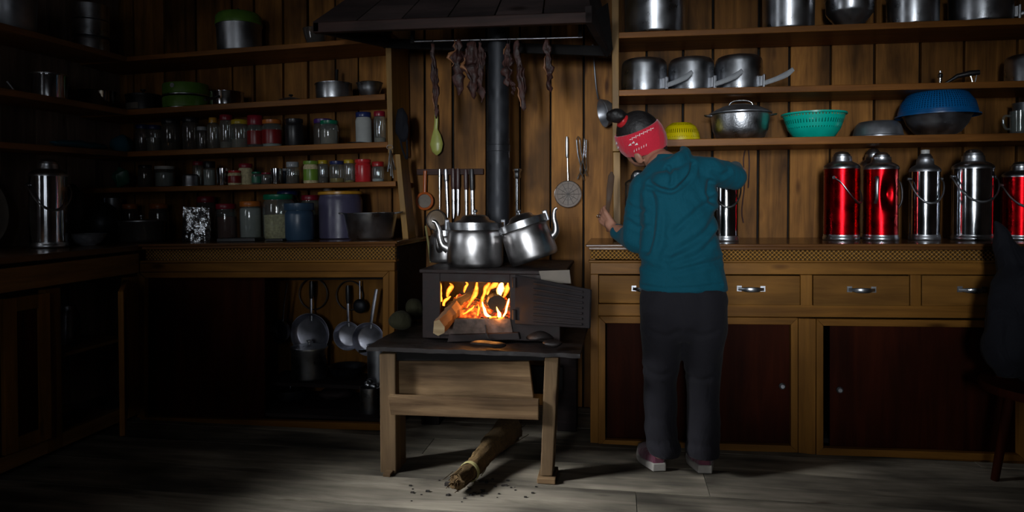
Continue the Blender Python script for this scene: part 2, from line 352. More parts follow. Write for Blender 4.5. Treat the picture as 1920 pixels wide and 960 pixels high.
def ell(bm, c, r, seg=20, rot=None):
    c = Vector(c); rot = rot or Matrix.Identity(3)
    rows = seg//2; rings = []
    for i in range(1, rows):
        a = math.pi*i/rows
        rings.append([bm.verts.new(c+rot@Vector((r[0]*math.sin(a)*math.cos(2*math.pi*k/seg), r[1]*math.sin(a)*math.sin(2*math.pi*k/seg), r[2]*math.cos(a)))) for k in range(seg)])
    t = bm.verts.new(c+rot@Vector((0, 0, r[2]))); b = bm.verts.new(c-rot@Vector((0, 0, r[2])))
    for x, y in zip(rings, rings[1:]):
        for k in range(seg): bm.faces.new((x[k], y[k], y[(k+1) % seg], x[(k+1) % seg]))
    for k in range(seg):
        bm.faces.new((t, rings[0][k], rings[0][(k+1) % seg])); bm.faces.new((b, rings[-1][(k+1) % seg], rings[-1][k]))
def nvec(p):
    from mathutils import noise
    return Vector((noise.noise(p+Vector((9.3, 1.7, 4.1))), noise.noise(p+Vector((2.9, 8.4, 6.6))), noise.noise(p+Vector((5.5, 3.2, .7)))))
def jitter(bm, amp, scale, seed=0):
    for v in bm.verts:
        v.co += nvec(v.co*scale+Vector((seed*3.1, seed, 0)))*amp
def done(name, bm, mat, parent=None, smooth=True, bevel=0, angle=40, recalc=True):
    if recalc: bmesh.ops.recalc_face_normals(bm, faces=bm.faces)
    me = bpy.data.meshes.new(name); bm.to_mesh(me); bm.free()
    if smooth:
        me.polygons.foreach_set('use_smooth', [True]*len(me.polygons)); me.set_sharp_from_angle(angle=R(angle))
    mats = mat if isinstance(mat, (list, tuple)) else [mat]
    for q in mats: me.materials.append(M[q] if isinstance(q, str) else q)
    o = bpy.data.objects.new(name, me); C.objects.link(o)
    if parent is not None: o.parent = parent
    if bevel:
        b = o.modifiers.new('bevel', 'BEVEL'); b.width = bevel; b.segments = 2; b.limit_method = 'ANGLE'
    return o
def tag(o, label, cat, group=None, kind=None):
    o['label'] = label; o['category'] = cat
    if group: o['group'] = group
    if kind: o['kind'] = kind
    return o
def thing(name, label, cat, loc=(0, 0, 0), rot=(0, 0, 0), group=None):
    o = bpy.data.objects.new(name, None); C.objects.link(o); o.empty_display_size = .05
    o.location = loc; o.rotation_euler = rot
    return tag(o, label, cat, group)
def struct(name, bm, mat, parent=None, **k):
    o = done(name, bm, mat, parent, **k)
    if parent is None: o['kind'] = 'structure'
    return o

def pieces(name, mat, parent, lst, bevel=.002):
    for a in lst:
        bm = bmn(); pbox(bm, *a); o = done(name, bm, mat, parent, smooth=False, bevel=bevel)
def boxes(name, mat, parent, lst, bevel=.002):
    for a in lst:
        bm = bmn(); box(bm, *a); o = done(name, bm, mat, parent, smooth=False, bevel=bevel)
# ------------------------------------------------------------------ room
PL = [150, 196, 252, 310, 369, 436, 478, 531, 578, 629, 672, 735, 796, 849, 912, 975, 1032, 1094, 1152, 1212, 1280, 1336, 1422, 1480, 1557, 1638, 1724, 1806, 1907, 2010, 2110]
bm = bmn(); xs = [W(p, 300, YB).x for p in PL]
xs = [x for x in xs if x > XL+.03]; xs = [XL-.02]+xs
while xs[-1] < XR: xs.append(xs[-1]+rnd.uniform(.17, .22))
for a, b in zip(xs, xs[1:]):
    g = rnd.uniform(.004, .0075); o = rnd.uniform(0, .006)
    box(bm, a+g, b-g, YB+o, YB+.03, 0, ZC)
struct('wall_back', bm, 'plank', smooth=False, bevel=.003)
bm = bmn(); box(bm, XL-.1, XR+.1, YB+.032, YB+.08, -.07, ZC); struct('wall_back_lining', bm, 'soot', smooth=False)
def wallx(name, X, th, y0, y1, holes, mat):
    bm = bmn(); y = y0
    edges = [y0]+[e for h in holes for e in (h[0]-h[3]/2, h[0]+h[3]/2)]+[y1]
    for i in range(0, len(edges)-1):
        a, b = edges[i], edges[i+1]
        if i % 2 == 0:
            n = max(1, round((b-a)/.19))
            for k in range(n): box(bm, X, X+th, a+(b-a)*k/n+.002, a+(b-a)*(k+1)/n-.002, -.06, ZC)
        else:
            h = holes[i//2]
            box(bm, X, X+th, a, b, -.06, h[1]); box(bm, X, X+th, a, b, h[2], ZC)
    return struct(name, bm, mat, smooth=False)
wallx('wall_left', XL-.06, .06, YR, YB, LEFTW, 'plank_left')
wallx('wall_right', XR, .06, YR, YB, [], 'plank_left')
bm = bmn(); ed = [XL]+[e for h in REARW for e in (h[0]-h[3]/2, h[0]+h[3]/2)]+[XR]
for i in range(len(ed)-1):
    a, b = ed[i], ed[i+1]
    if i % 2 == 0: box(bm, a, b, YR-.06, YR, -.06, ZC)
    else:
        h = REARW[i//2]; box(bm, a, b, YR-.06, YR, -.06, h[1]); box(bm, a, b, YR-.06, YR, h[2], ZC)
struct('wall_front', bm, 'plank_left', smooth=False)
for n, h in enumerate(REARW+LEFTW):
    bm = bmn(); c, z0, z1, w = h; m = bmn()
    for s in (-1, 1):
        a, b = (c+s*w/2-.02, c+s*w/2+.02)
        if h in REARW: box(bm, a, b, YR-.005, YR+.03, z0-.02, z1+.02)
        else: box(bm, XL-.005, XL+.03, a, b, z0-.02, z1+.02)
    for z in (z0, z1, (z0+z1)/2):
        if h in REARW: box(bm, c-w/2, c+w/2, YR-.005, YR+.028, z-.02, z+.02)
        else: box(bm, XL-.005, XL+.028, c-w/2, c+w/2, z-.02, z+.02)
    fo = struct('window_%d' % (n+1), bm, 'frame_z', smooth=False)
    g = bmn()
    if h in REARW: box(g, c-w/2, c+w/2, YR-.02, YR-.016, z0, z1)
    else: box(g, XL-.02, XL-.016, c-w/2, c+w/2, z0, z1)
    done('window_pane', g, thin_glass('window_glass', (.96, .97, .97), .02, .0) if n == 0 else bpy.data.materials['window_glass'], fo, smooth=False)
bm = bmn(); y = YR
while y < YB:
    w = rnd.uniform(.19, .27); x = XL
    while x < XR:
        l = rnd.uniform(1.8, 3.2); box(bm, x+.001, min(x+l, XR)-.001, y+.0018, min(y+w, YB)-.0018, -.03, rnd.uniform(-.0015, 0)); x += l
    y += w
struct('floor', bm, 'floor', smooth=False, bevel=.002)
bm = bmn(); box(bm, XL-.1, XR+.1, YR-.1, YB+.1, -.06, -.031); struct('floor_underlay', bm, 'soot', smooth=False)
bm = bmn(); y = XL
while y < XR: box(bm, y+.002, min(y+.2, XR)-.002, YR, YB, ZC, ZC+.03); y += .2
struct('ceiling', bm, 'ceil', smooth=False)
bm = bmn()
box(bm, XL-.1, XR+.1, YR-.1, YB+.1, ZC+.031, ZC+.05); struct('ceiling_lining', bm, 'soot', smooth=False)

# ------------------------------------------------------------------ shelves
YS = 3.30                                # front edge of the back-wall shelves
class Shelf:
    def __init__(s, pts, th, Yf=YS):
        s.a = W(*pts[0], Yf); s.b = W(*pts[1], Yf); s.th = th; s.Yf = Yf
        s.m = (s.b.z-s.a.z)/(s.b.x-s.a.x)
    def z(s, x): return s.a.z+(x-s.a.x)*s.m
    def board(s, parent, x0=None, x1=None, mat='shelf', Yb=YB-.0015):
        x0 = s.a.x if x0 is None else x0; x1 = s.b.x if x1 is None else x1
        bm = bmn(); n = 14; ya = s.Yf
        hexa(bm, [(x0, ya, s.z(x0)), (x1, ya, s.z(x1)), (x1, ya, s.z(x1)-s.th), (x0, ya, s.z(x0)-s.th),
                  (x0, Yb, s.z(x0)), (x1, Yb, s.z(x1)), (x1, Yb, s.z(x1)-s.th), (x0, Yb, s.z(x0)-s.th)])
        return done('shelf_board', bm, mat, parent, smooth=False, bevel=.003)
XU = XL+.001
L1 = Shelf([(250, 105), (640, 74.5)], .025); L2 = Shelf([(240, 205), (725, 175.5)], .03)
L3 = Shelf([(240, 284), (727, 265.5)], .028); L4 = Shelf([(205, 352), (742, 339.5)], .026)
R1 = Shelf([(1160, 60.5), (1920, 33)], .028); R2 = Shelf([(1160, 168.5), (1920, 151)], .029)
R3 = Shelf([(1164, 263), (1920, 249)], .034)
u = thing('wall_shelf', 'long dark brown plank shelves above the left worktop holding jars and pans', 'shelf')
xe = W(722, 200, YS).x
L1.board(u, XU, W(735, 80, YS).x-.002); L2.board(u, XU, xe); L3.board(u, XU, W(727, 270, YS).x); L4.board(u, XU, W(742, 345, YS).x)
bm = bmn(); pbox(bm, (722, 60), (733, 60), (737, 288), (727.5, 288), YS-.003, .29); done('upright', bm, 'post', u, smooth=False, bevel=.002)
bm = bmn(); pbox(bm, (740, 289), (750, 289), (766, 449), (755, 449), YS-.003, .13); done('upright', bm, 'post', u, smooth=False, bevel=.002)
v = thing('wall_shelf', 'brown plank shelves on the right wall holding pots and plastic baskets', 'shelf')
x0 = W(1160, 100, YS).x; xr = XR-.001
R1.board(v, x0, xr); R2.board(v, x0, xr); R3.board(v, x0, xr)
bm = bmn(); pbox(bm, (1146, -120), (1160, -120), (1161, 284), (1148.5, 284), YS-.004, .295); done('upright', bm, 'post', v, smooth=False, bevel=.002)
bm = bmn(); pbox(bm, (1149.5, 285), (1163, 285), (1164, 448), (1150, 448), YS-.004, .295); done('upright', bm, 'post', v, smooth=False, bevel=.002)
# the same shelves run on along the left wall
w = thing('wall_shelf', 'dark plank shelves running along the left wall in deep shade', 'shelf')
XS = XL+.28
LS = []
for zf, zb, th in ((1.80, L1.z(XS), .027), (1.535, L2.z(XS), .03), (1.305, L3.z(XS), .028)):
    bm = bmn(); y0, y1 = 2.0, YS-.002
    hexa(bm, [(XS, y0, zf), (XS, y1, zb), (XS, y1, zb-th), (XS, y0, zf-th), (XU, y0, zf), (XU, y1, zb), (XU, y1, zb-th), (XU, y0, zf-th)])
    done('shelf_board', bm, 'shelf_y', w, smooth=False, bevel=.003)
    LS.append(lambda y, zf=zf, zb=zb: zf+(zb-zf)*(y-2.0)/(YS-2.0))

# ------------------------------------------------------------------ cabinets
YC = 3.07                                # cabinet fronts
YW = 3.02                                # worktop front edge
CR = Shelf([(1098, 458), (1900, 457)], .0, YW); CL = Shelf([(262, 458), (740, 452)], .0, YW)
XF = W(258, 470, YW).x                   # front edge of the left-hand worktop run
def worktop(name, label, s, x0, x1):
    t = thing(name, label, 'worktop')
    bm = bmn()
    def lay(y0, h0, h1, xa, xb):
        hexa(bm, [(xa, y0, s.z(xa)-h0), (xb, y0, s.z(xb)-h0), (xb, y0, s.z(xb)-h1), (xa, y0, s.z(xa)-h1),
                  (xa, YB-.002, s.z(xa)-h0), (xb, YB-.002, s.z(xb)-h0), (xb, YB-.002, s.z(xb)-h1), (xa, YB-.002, s.z(xa)-h1)])
    lay(YW, 0, .012, x0, x1); lay(YW+.012, .0122, .026, x0+.012, x1-.012)
    done('top_board', bm, 'worktop', t, smooth=False, bevel=.003)
    return t
worktop('worktop', 'long polished brown wooden worktop on the right carrying the vacuum flasks', CR, W(1098, 460, YW).x, xr)
worktop('worktop', 'dark wooden worktop at the back left crowded with jars and pots', CL, XF+.001, W(744, 452, YW).x)
zc = CL.z(XF)
t = thing('worktop', 'dark wooden worktop running along the left wall under a steel flask', 'worktop')
bm = bmn(); y0 = .9
hexa(bm, [(XF, y0, zc-.018), (XF, YB-.002, zc), (XF, YB-.002, zc-.026), (XF, y0, zc-.044), (XU, y0, zc-.018), (XU, YB-.002, zc), (XU, YB-.002, zc-.026), (XU, y0, zc-.044)])
done('top_board', bm, 'worktop_y', t, smooth=False, bevel=.003)
def handle(parent, px, py, Y, w=46):
    s = mpp(px, Y); c = W(px, py, Y); h = w*s/2; bm = bmn()
    tube(bm, [c+Vector((x*h, -d, -.002)) for x, d in ((-1, .004), (-.75, .012), (-.5, .026), (0, .03), (.5, .026), (.75, .012), (1, .004))], [.007, .007, .010, .011, .010, .007, .007], 14, flat=.3, flatdir=(0, -1, 0))
    for k in (-1, 1): box(bm, c.x+k*h*.92-.010, c.x+k*h*.92+.010, c.y-.004, c.y-.0005, c.z-.012, c.z+.012)
    o = done('handle', bm, 'steel', parent); o['label'] = 'bright arched metal handle'
def knob(parent, px, py, Y):
    c = W(px, py, Y); bm = bmn(); mt = Matrix.Translation(c) @ Matrix.Rotation(R(90), 4, 'X')
    lathe(bm, [(.006, 0), (.006, .010), (.013, .014), (.014, .022), (.008, .028)], 16, mat=mt); done('knob', bm, 'steel_dark', parent)
# right cabinet
c = thing('cabinet', 'long brown wooden base cabinet with drawers on the right behind the person', 'cabinet')
bm = bmn(); s1 = lambda x: CR.z(x)-.0275
xa, xb = W(1107, 480, YC).x, xr
zfr = W(1400, 489, YC).z
hexa(bm, [(xa, YC+.004, s1(xa)), (xb, YC+.004, s1(xb)), (xb, YC+.004, zfr), (xa, YC+.004, zfr)]+[(xa, YC+.03, s1(xa)), (xb, YC+.03, s1(xb)), (xb, YC+.03, zfr), (xa, YC+.03, zfr)])
done('lattice_frieze', bm, 'lattice', c, smooth=False)
XE = 2300
_l = []
_l.append(((1103, 488.5), (XE, 489.5), (XE, 493), (1103, 492), YC-.012, .05))
_l.append(((1107, 492.5), (XE, 493.5), (XE, 516), (1107, 514), YC, .03))
_l.append(((1122, 570), (XE, 576), (XE, 600), (1122, 592), YC, .03))
_l.append(((1107, 836), (XE, 880), (XE, 890), (1107, 846), YC+.012, .03))
pieces('rail', 'frame', c, _l, .002)
_l = []
_l.append(((1107, 514.5), (1122, 514.5), (1122, 840), (1107, 840), YC, .05))
for a, b in ((1298, 1316), (1501, 1523), (1707, 1727), (1912, 1934)): _l.append(((a, 515.5), (b, 515.5), (b, 574), (a, 573), YC+.001, .028))
_l.append(((1497, 597), (1530, 598), (1529, 853), (1497, 849), YC, .03))
_l.append(((1925, 602), (1958, 602), (1958, 868), (1925, 866), YC, .03))
pieces('upright', 'frame_z', c, _l, .002)
for i, (a, b, hp) in enumerate(((1123, 1297, 1210), (1317, 1500, 1408), (1525, 1705, 1615), (1729, 1911, 1822))):
    d = [0, .0, -.006, .002][i]
    bm = bmn(); pbox(bm, (a, 516.5), (b, 517.5), (b, 573-(i == 0)*3), (a, 571-(i == 0)*3+(i > 1)*3), YC+.004+d, .03); dr = done('drawer', bm, 'drawer', c, smooth=False, bevel=.002)
    handle(dr, hp, 541+(i > 1)*1.5, YC+.004+d)
for (xa_, xb_, ta, tb, ba, bb) in ((1122, 1496, 593, 596, 838, 849), (1531, 1924, 598, 602, 853, 866)):
    wv = 13
    pieces('door_frame', 'frame', c, [((xa_, ta), (xb_, tb), (xb_-wv, tb+wv), (xa_+wv, ta+wv), YC-.006, .03), ((xa_+wv, ba-wv), (xb_-wv, bb-wv), (xb_, bb), (xa_, ba), YC-.006, .03)])
    pieces('door_frame', 'frame_z', c, [((xa_, ta), (xa_+wv, ta+wv), (xa_+wv, ba-wv), (xa_, ba), YC-.0065, .03), ((xb_-wv, tb+wv), (xb_, tb), (xb_, bb), (xb_-wv, bb-wv), YC-.0065, .03)])
def spanel(par, a, b, t_, bo, Y, kx=None, ky=None):
    bm = bmn(); rbox(bm, a, t_, b, bo, Y, .01); p = done('sliding_door', bm, 'panel', par, smooth=False)
    if kx: knob(p, kx, ky, Y)
spanel(c, 1138, 1320, 600, 842, YC+.045); spanel(c, 1305, 1487, 603, 845, YC+.03, 1465, 722)
spanel(c, 1556, 1806, 604, 852, YC+.03, 1572, 729); spanel(c, 1795, 1915, 606, 856, YC+.045)
bm = bmn(); x1 = xa
box(bm, xa, xa+.02, YC+.03, YB-.003, .02, zfr); done('side_panel', bm, 'frame_z', c, smooth=False)
boxes('back_panel', 'soot', c, [(xa+.021, xb, YB-.02, YB-.003, .02, zfr), (xa+.021, xb, YC+.06, YB-.021, .03, .05)], 0)

# left back cabinet
c = thing('cabinet', 'open brown wooden base cabinet at the back left with pans hanging inside', 'cabinet')
xr2 = W(740, 480, YC).x
def clz(px, py): return W(px, py, YC)
bm = bmn()
a, b = XF+.004, xr2
z1, z2 = clz(740, 487).z, clz(262, 489).z
hexa(bm, [(a, YC+.004, CL.z(a)-.0275), (b, YC+.004, CL.z(b)-.0275), (b, YC+.004, z1), (a, YC+.004, z2),
          (a, YC+.03, CL.z(a)-.0275), (b, YC+.03, CL.z(b)-.0275), (b, YC+.03, z1), (a, YC+.03, z2)])
done('lattice_frieze', bm, 'lattice', c, smooth=False)
_l = []
_l.append(((262, 489), (742, 487), (742, 491), (262, 493), YC-.012, .05))
_l.append(((262, 493.5), (740, 491.5), (740, 508), (262, 510), YC, .03))
_l.append(((262, 511), (729, 508.5), (718, 520), (272, 521), YC-.006, .03))
_l.append(((262, 782), (727, 795), (727, 808), (262, 794), YC-.002, .03))
pieces('rail', 'frame', c, _l, .002)
_l = []
_l.append(((257, 511), (271, 521), (271, 783), (257, 783), YC-.004, .03))
_l.append(((718, 520.5), (729, 509), (727, 795), (716, 794), YC-.0055, .03))
_l.append(((729, 508.5), (740, 508.5), (738, 800), (728, 800), YC, .04))
pieces('upright', 'frame_z', c, _l, .002)
bm = bmn(); rbox(bm, 271, 519, 496, 786, YC+.03, .012); done('sliding_door', bm, 'panel', c, smooth=False)
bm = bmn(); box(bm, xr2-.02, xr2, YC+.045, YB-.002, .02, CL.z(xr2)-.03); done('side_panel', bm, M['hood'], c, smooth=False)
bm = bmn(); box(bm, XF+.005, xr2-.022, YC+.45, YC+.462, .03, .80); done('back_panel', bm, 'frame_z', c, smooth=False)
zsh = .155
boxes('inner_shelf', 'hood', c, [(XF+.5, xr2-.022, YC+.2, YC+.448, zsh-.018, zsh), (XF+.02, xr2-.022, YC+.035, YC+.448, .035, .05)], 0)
ZIN = .05

# left side cabinet (front on X = XF-.02)
c = thing('cabinet', 'dark wooden base cabinet on the left wall with one door standing ajar', 'cabinet')
XC = XF-.03
def xbox(bm, p, dep=.03):
    f = [WX(*q, XC) for q in p]; hexa(bm, f+[q-Vector((dep, 0, 0)) for q in f])
zt = zc-.047
bm = bmn(); yf = .9
hexa(bm, [(XC, yf, zt-.02), (XC, YC, zt), (XC, YC, zt-.095), (XC, yf, zt-.11), (XC-.03, yf, zt-.02), (XC-.03, YC, zt), (XC-.03, YC, zt-.095), (XC-.03, yf, zt-.11)])
done('rail', bm, 'frame_y', c, smooth=False, bevel=.002); boxes('rail', 'frame_y', c, [(XC-.03, XC, yf, YC, .03, .09)])
bm = bmn()
boxes('upright', 'frame_z', c, [(XC-.031, XC+.001, y, y+.08, .03, zt-.11) for y in (yf, 1.75, 2.205, 2.505, 2.985)])
def door(y, ang, w, z0, z1):
    e = bmn(); b = .055
    box(e, -.0, .02, 0, b, z0, z1); box(e, 0, .02, w-b, w, z0, z1); box(e, 0, .02, b, w-b, z1-b, z1); box(e, 0, .02, b, w-b, z0, z0+b)
    d = done('door', e, 'frame_z', c, smooth=False, bevel=.002); d.location = (XC+.004, y, 0); d.rotation_euler = (0, 0, ang)
    p = bmn(); box(p, .006, .012, b, w-b, z0+b, z1-b); done('door_panel', p, 'panel', d, smooth=False)
door(2.985, R(180+36), .52, .10, zt-.12)
door(2.29, R(-3), .205, .10, zt-.12)
boxes('inner_shelf', 'frame_y', c, [(XU+.02, XC-.035, yf, YC-.03, .40, .415), (XU+.02, XC-.035, yf, YC-.03, .035, .05)], 0)

# ------------------------------------------------------------------ hood over the stove
h = thing('range_hood', 'sooty dark wooden smoke hood above the stove and its kettles', 'hood')
FL, FR = W(586, 61, 2.86), W(1110, 42, 2.86)
zb = (FL.z+FR.z)/2
BL, BR = W(752, 112, YB-.02), W(1146, 106, YB-.3)
BR = Vector((BR.x, YB-.31, BR.z)); BL = Vector((BL.x, YB-.31, BL.z))
def quadboard(bm, a, b, hgt, inn):       # vertical board from a to b
    hexa(bm, [a+Vector((0, 0, hgt)), b+Vector((0, 0, hgt)), b, a]+[q+Vector(inn) for q in (a+Vector((0, 0, hgt)), b+Vector((0, 0, hgt)), b, a)])
bm = bmn(); quadboard(bm, FL, FR, .045, (0, .03, 0)); done('rim', bm, 'hoodrim', h, smooth=False, bevel=.004)
bm = bmn(); quadboard(bm, BL, FL, .045, (.03, 0, 0)); done('rim', bm, 'hood', h, smooth=False, bevel=.004)
bm = bmn(); quadboard(bm, FR, BR, .07, (-.03, 0, 0)); done('rim', bm, 'hood', h, smooth=False, bevel=.004)
TL, TR = Vector((-.62, 3.3, ZC-.01)), Vector((-.22, 3.3, ZC-.01)); TB = (Vector((-.62, YB-.34, ZC-.01)), Vector((-.22, YB-.34, ZC-.01)))
def slope(bm, a0, b0, a1, b1, n, nrm):
    for k in range(n):
        s0, s1 = k/n+.003, (k+1)/n-.003
        q = [a1.lerp(b1, s0), a1.lerp(b1, s1), a0.lerp(b0, s1), a0.lerp(b0, s0)]
        hexa(bm, q+[p+Vector(nrm) for p in q])
up_ = Vector((0, 0, .046))
bm = bmn(); slope(bm, FL+up_, FR+up_, TL, TR, 6, (0, .015, -.01)); done('front_panel', bm, 'hood', h, smooth=False)
bm = bmn(); slope(bm, BL+up_, FL+up_, TB[0], TL, 3, (.015, 0, -.01)); done('side_panel', bm, 'hood', h, smooth=False)
bm = bmn(); slope(bm, FR+up_+Vector((-.005, 0, 0)), BR+up_*1.6, TR, TB[1], 3, (-.015, 0, -.01)); done('side_panel', bm, 'hood', h, smooth=False)
bm = bmn(); hexa(bm, [BL+up_, BR+up_, BR, BL]+[q+Vector((0, .02, 0)) for q in (BL+up_, BR+up_, BR, BL)]); done('rim', bm, 'soot', h, smooth=False)
bm = bmn()
q = [W(1090, 38, 2.9), W(1140, 5, 2.95), W(1149, 92, YB-.35), W(1138, 108, YB-.35)]
hexa(bm, q+[p+Vector((0, .04, .01)) for p in q]); done('bracket', bm, 'soot', h, smooth=False)
RODY = 3.12; ra, rb = W(770, 78, RODY), W(1092, 70, RODY)
bm = bmn(); tube(bm, [ra, rb], .004, 10); rod = done('hanging_rod', bm, 'steel_dark', h); rod['label'] = 'bare metal rod under the hood'
boxes('rod_hanger', 'soot', h, [(x-.008, x+.008, RODY-.01, RODY+.01, ra.z-.01, ra.z+.09) for x in (ra.x+.01, rb.x-.01)], 0)
bm = bmn(); box(bm, ra.x-.1, rb.x+.05, RODY-.02, RODY+.02, ra.z+.09, ra.z+.12); done('cross_beam', bm, 'soot', h, smooth=False)

# ------------------------------------------------------------------ stove stand
t = thing('stove_stand', 'heavy worn wooden stand with slab top carrying the iron stove', 'table')
zt_ = .50
a = WZ(688, 648, zt_); a.y = 2.585; b = W(1088, 648, 2.585); bk = 3.36
bm = bmn(); n = 26
pts = []
def slabpt(u_, v_):
    x = a.x+(b.x-a.x)*u_; y = a.y+(bk-a.y)*v_; return x, y
rows = []
for i in range(n+1):
    for layer, z in ((0, zt_), (1, zt_-.028)):
        pass
g = [[None]*(n+1) for _ in range(n+1)]
from mathutils import noise
for i in range(n+1):
    for j in range(n+1):
        x, y = slabpt(i/n, j/n); z = zt_+.010*noise.noise(Vector((x*14, y*14, 1)))*(1 if (i*j and i < n and j < n) else .3)-.004
        if j == 0: y += .018*noise.noise(Vector((x*16, 3, 0)))
        g[i][j] = bm.verts.new((x, y, z))
for i in range(n):
    for j in range(n): bm.faces.new((g[i][j], g[i+1][j], g[i+1][j+1], g[i][j+1]))
low = {}
for (i, j) in [(i, 0) for i in range(n+1)]+[(n, j) for j in range(1, n+1)]+[(i, n) for i in range(n-1, -1, -1)]+[(0, j) for j in range(n-1, 0, -1)]:
    p = g[i][j].co; low[(i, j)] = bm.verts.new((p.x, p.y, zt_-.020))
ks = list(low)
for k in range(len(ks)):
    p, q = ks[k], ks[(k+1) % len(ks)]; bm.faces.new((g[q[0]][q[1]], g[p[0]][p[1]], low[p], low[q]))
bm.faces.new([low[k] for k in ks])
done('slab_top', bm, 'slab', t, angle=60)
YT = 2.60
zl = zt_-.022
bm = bmn(); pbox(bm, (711, 663), (741, 663), (743, 893), (713, 893), YT, .13)
done('leg', bm, 'stand_z', t, smooth=False, bevel=.004)
bm = bmn(); pbox(bm, (1021, 671), (1047, 671), (1036, 893), (1013, 893), YT, .10); done('leg', bm, 'stand_z', t, smooth=False, bevel=.004)
for x in (a.x+.04, b.x-.14):
    bm = bmn(); box(bm, x, x+.09, bk-.16, bk-.05, .0, zl); done('leg', bm, 'hood', t, smooth=False, bevel=.004)  # back legs use the dark hood wood: shade under the stand painted in
bm = bmn(); pbox(bm, (742, 660), (1020, 660), (1020, 676), (742, 676), YT+.02, .04); done('apron', bm, 'soot', t, smooth=False)
bm = bmn(); pbox(bm, (736, 677), (992, 678), (1001, 752), (742, 748), YT+.045, .03); o = done('front_board', bm, 'stand', t, smooth=False, bevel=.003)
bm = bmn(); pbox(bm, (727, 742), (1010, 750), (1010, 788), (732, 778), YT-.028, .026); o = done('front_board', bm, 'stand', t, smooth=False, bevel=.003); o['label'] = 'paler nailed cross board'
bm = bmn(); box(bm, a.x+.09, b.x-.10, YT+.42, YT+.45, .22, .34); done('rear_rail', bm, 'soot', t, smooth=False)
bm = bmn(); q = W(1025, 902, YT); zb_ = W(1020, 893, YT).z
box(bm, q.x-.035, q.x+.035, YT-.02, YT+.11, 0, zb_-.001)
o = done('wood_block', bm, 'stand', smooth=False, bevel=.003); tag(o, 'small wooden block under the right foot of the stove stand', 'block')
bm = bmn(); q = W(728, 897, YT-.01); zb_ = W(728, 893, YT).z
if zb_ > .004: box(bm, q.x-.03, q.x+.02, YT-.03, YT+.06, 0, zb_-.001)
else: box(bm, q.x-.01, q.x+.02, YT-.045, YT-.002, 0, .012)
o = done('wood_wedge', bm, 'stand', smooth=False, bevel=.002); tag(o, 'thin wooden wedge at the left front foot of the stove stand', 'wedge')

# ------------------------------------------------------------------ stove
s = thing('wood_stove', 'black iron wood stove with an open door and burning fire', 'stove')
YV = 2.76
sc_ = mpp(870, YV)
xL, xR = W(792, 560, YV).x, W(1050, 560, YV).x
zT = W(870, 513, YV).z; zB = zt_+.004
oL, oR = W(825, 560, YV).x, W(956, 560, YV).x; oT, oB = W(880, 529, YV).z, W(880, 597, YV).z
YVB = 3.30
bm = bmn(); th = .014
# front plate as a ring of strips with an opening
for (x0_, x1_, z0_, z1_) in ((xL, oL, zB, zT), (oR, xR, zB, zT), (oL, oR, oT, zT), (oL, oR, zB, oB)): box(bm, x0_, x1_, YV, YV+th, z0_, z1_)
box(bm, xL, xL+th, YV+th, YVB, zB, zT); box(bm, xR-th, xR, YV+th, YVB, zB, zT); box(bm, xL, xR, YVB-th, YVB, zB, zT); box(bm, xL+th, xR-th, YV+th, YVB-th, zB, zB+th)
box(bm, oR+.01, oR+.03, YV+th, YVB-th, zB, zT)
done('body', bm, 'iron', s, smooth=False, bevel=.002)
bm = bmn(); box(bm, xL-.012, xR+.02, YV-.006, YVB+.02, zT+.0005, zT+.016)
done('top_plate', bm, 'iron', s, smooth=False, bevel=.004)
ZTOP = zT+.016
bm = bmn(); box(bm, oL-.008, oR+.008, YV+.03, YVB-.2, zB+.02, oB-.012); jitter(bm, .003, 20); done('grate', bm, 'ash', s, smooth=False)
bm = bmn(); box(bm, xL+.016, oR+.009, YV+.30, YV+.315, zB+.02, zT-.004); done('fire_brick', bm, 'char', s, smooth=False)
bm = bmn(); px_ = W(935, 400, 3.2)
lathe(bm, [(.064, ZTOP+.001), (.064, ZTOP+.03), (.053, ZTOP+.034), (.053, 1.3), (.055, 1.302), (.055, 1.33), (.052, 1.332), (.052, ZC-.01)], 32, (px_.x, 3.2, 0)); done('flue_pipe', bm, 'pipe', s)
# ash lip under the opening
bm = bmn(); pbox(bm, (826, 598), (957, 598), (962, 625), (815, 628), YV-.012, .011); done('ash_lip', bm, 'ash', s, smooth=False, bevel=.003)
bm = bmn(); pbox(bm, (842, 628), (972, 624), (975, 637), (838, 642), YV-.03, .028); done('ash_drawer', bm, 'iron', s, smooth=False, bevel=.003)
bm = bmn(); q = W(912, 618, YV-.02); tube(bm, [q+Vector((-.004, 0, .02)), q, q+Vector((.004, -.02, -.012)), q+Vector((.012, -.02, -.03))], .004, 8); done('latch_hook', bm, 'dark_wire', s)
# open door
hz, hb = W(966, 515, YV), W(966, 607, YV)
q = [hz+Vector((0, -.012, 0)), W(1106, 543, 2.50), W(1104, 616, 2.50), hb+Vector((0, -.012, 0))]
nr = (q[1]-q[0]).cross(q[3]-q[0]).normalized()
if nr.y > 0: nr = -nr
bm = bmn(); hexa(bm, q+[p-nr*.012 for p in q]); d = done('door', bm, 'irondoor', s, smooth=False, bevel=.003)
bm = bmn()
for k in range(7):
    v0 = .06+k*.135
    A = q[0].lerp(q[3], v0); B_ = q[1].lerp(q[2], v0); A2 = q[0].lerp(q[3], v0+.05); B2 = q[1].lerp(q[2], v0+.05)
    f = [A.lerp(B_, .28), A.lerp(B_, .93), A2.lerp(B2, .93), A2.lerp(B2, .28)]
    hexa(bm, [p+nr*.008 for p in f]+[p+nr*.0005 for p in f])
done('door_rib', bm, 'irondoor', d, smooth=False, bevel=.002)
for v0 in (.15, .8): bm = bmn(); p = q[0].lerp(q[3], v0); tube(bm, [p+Vector((0, -.006, .02)), p+Vector((0, -.006, -.02))], .010, 10); done('hinge', bm, 'iron', s)
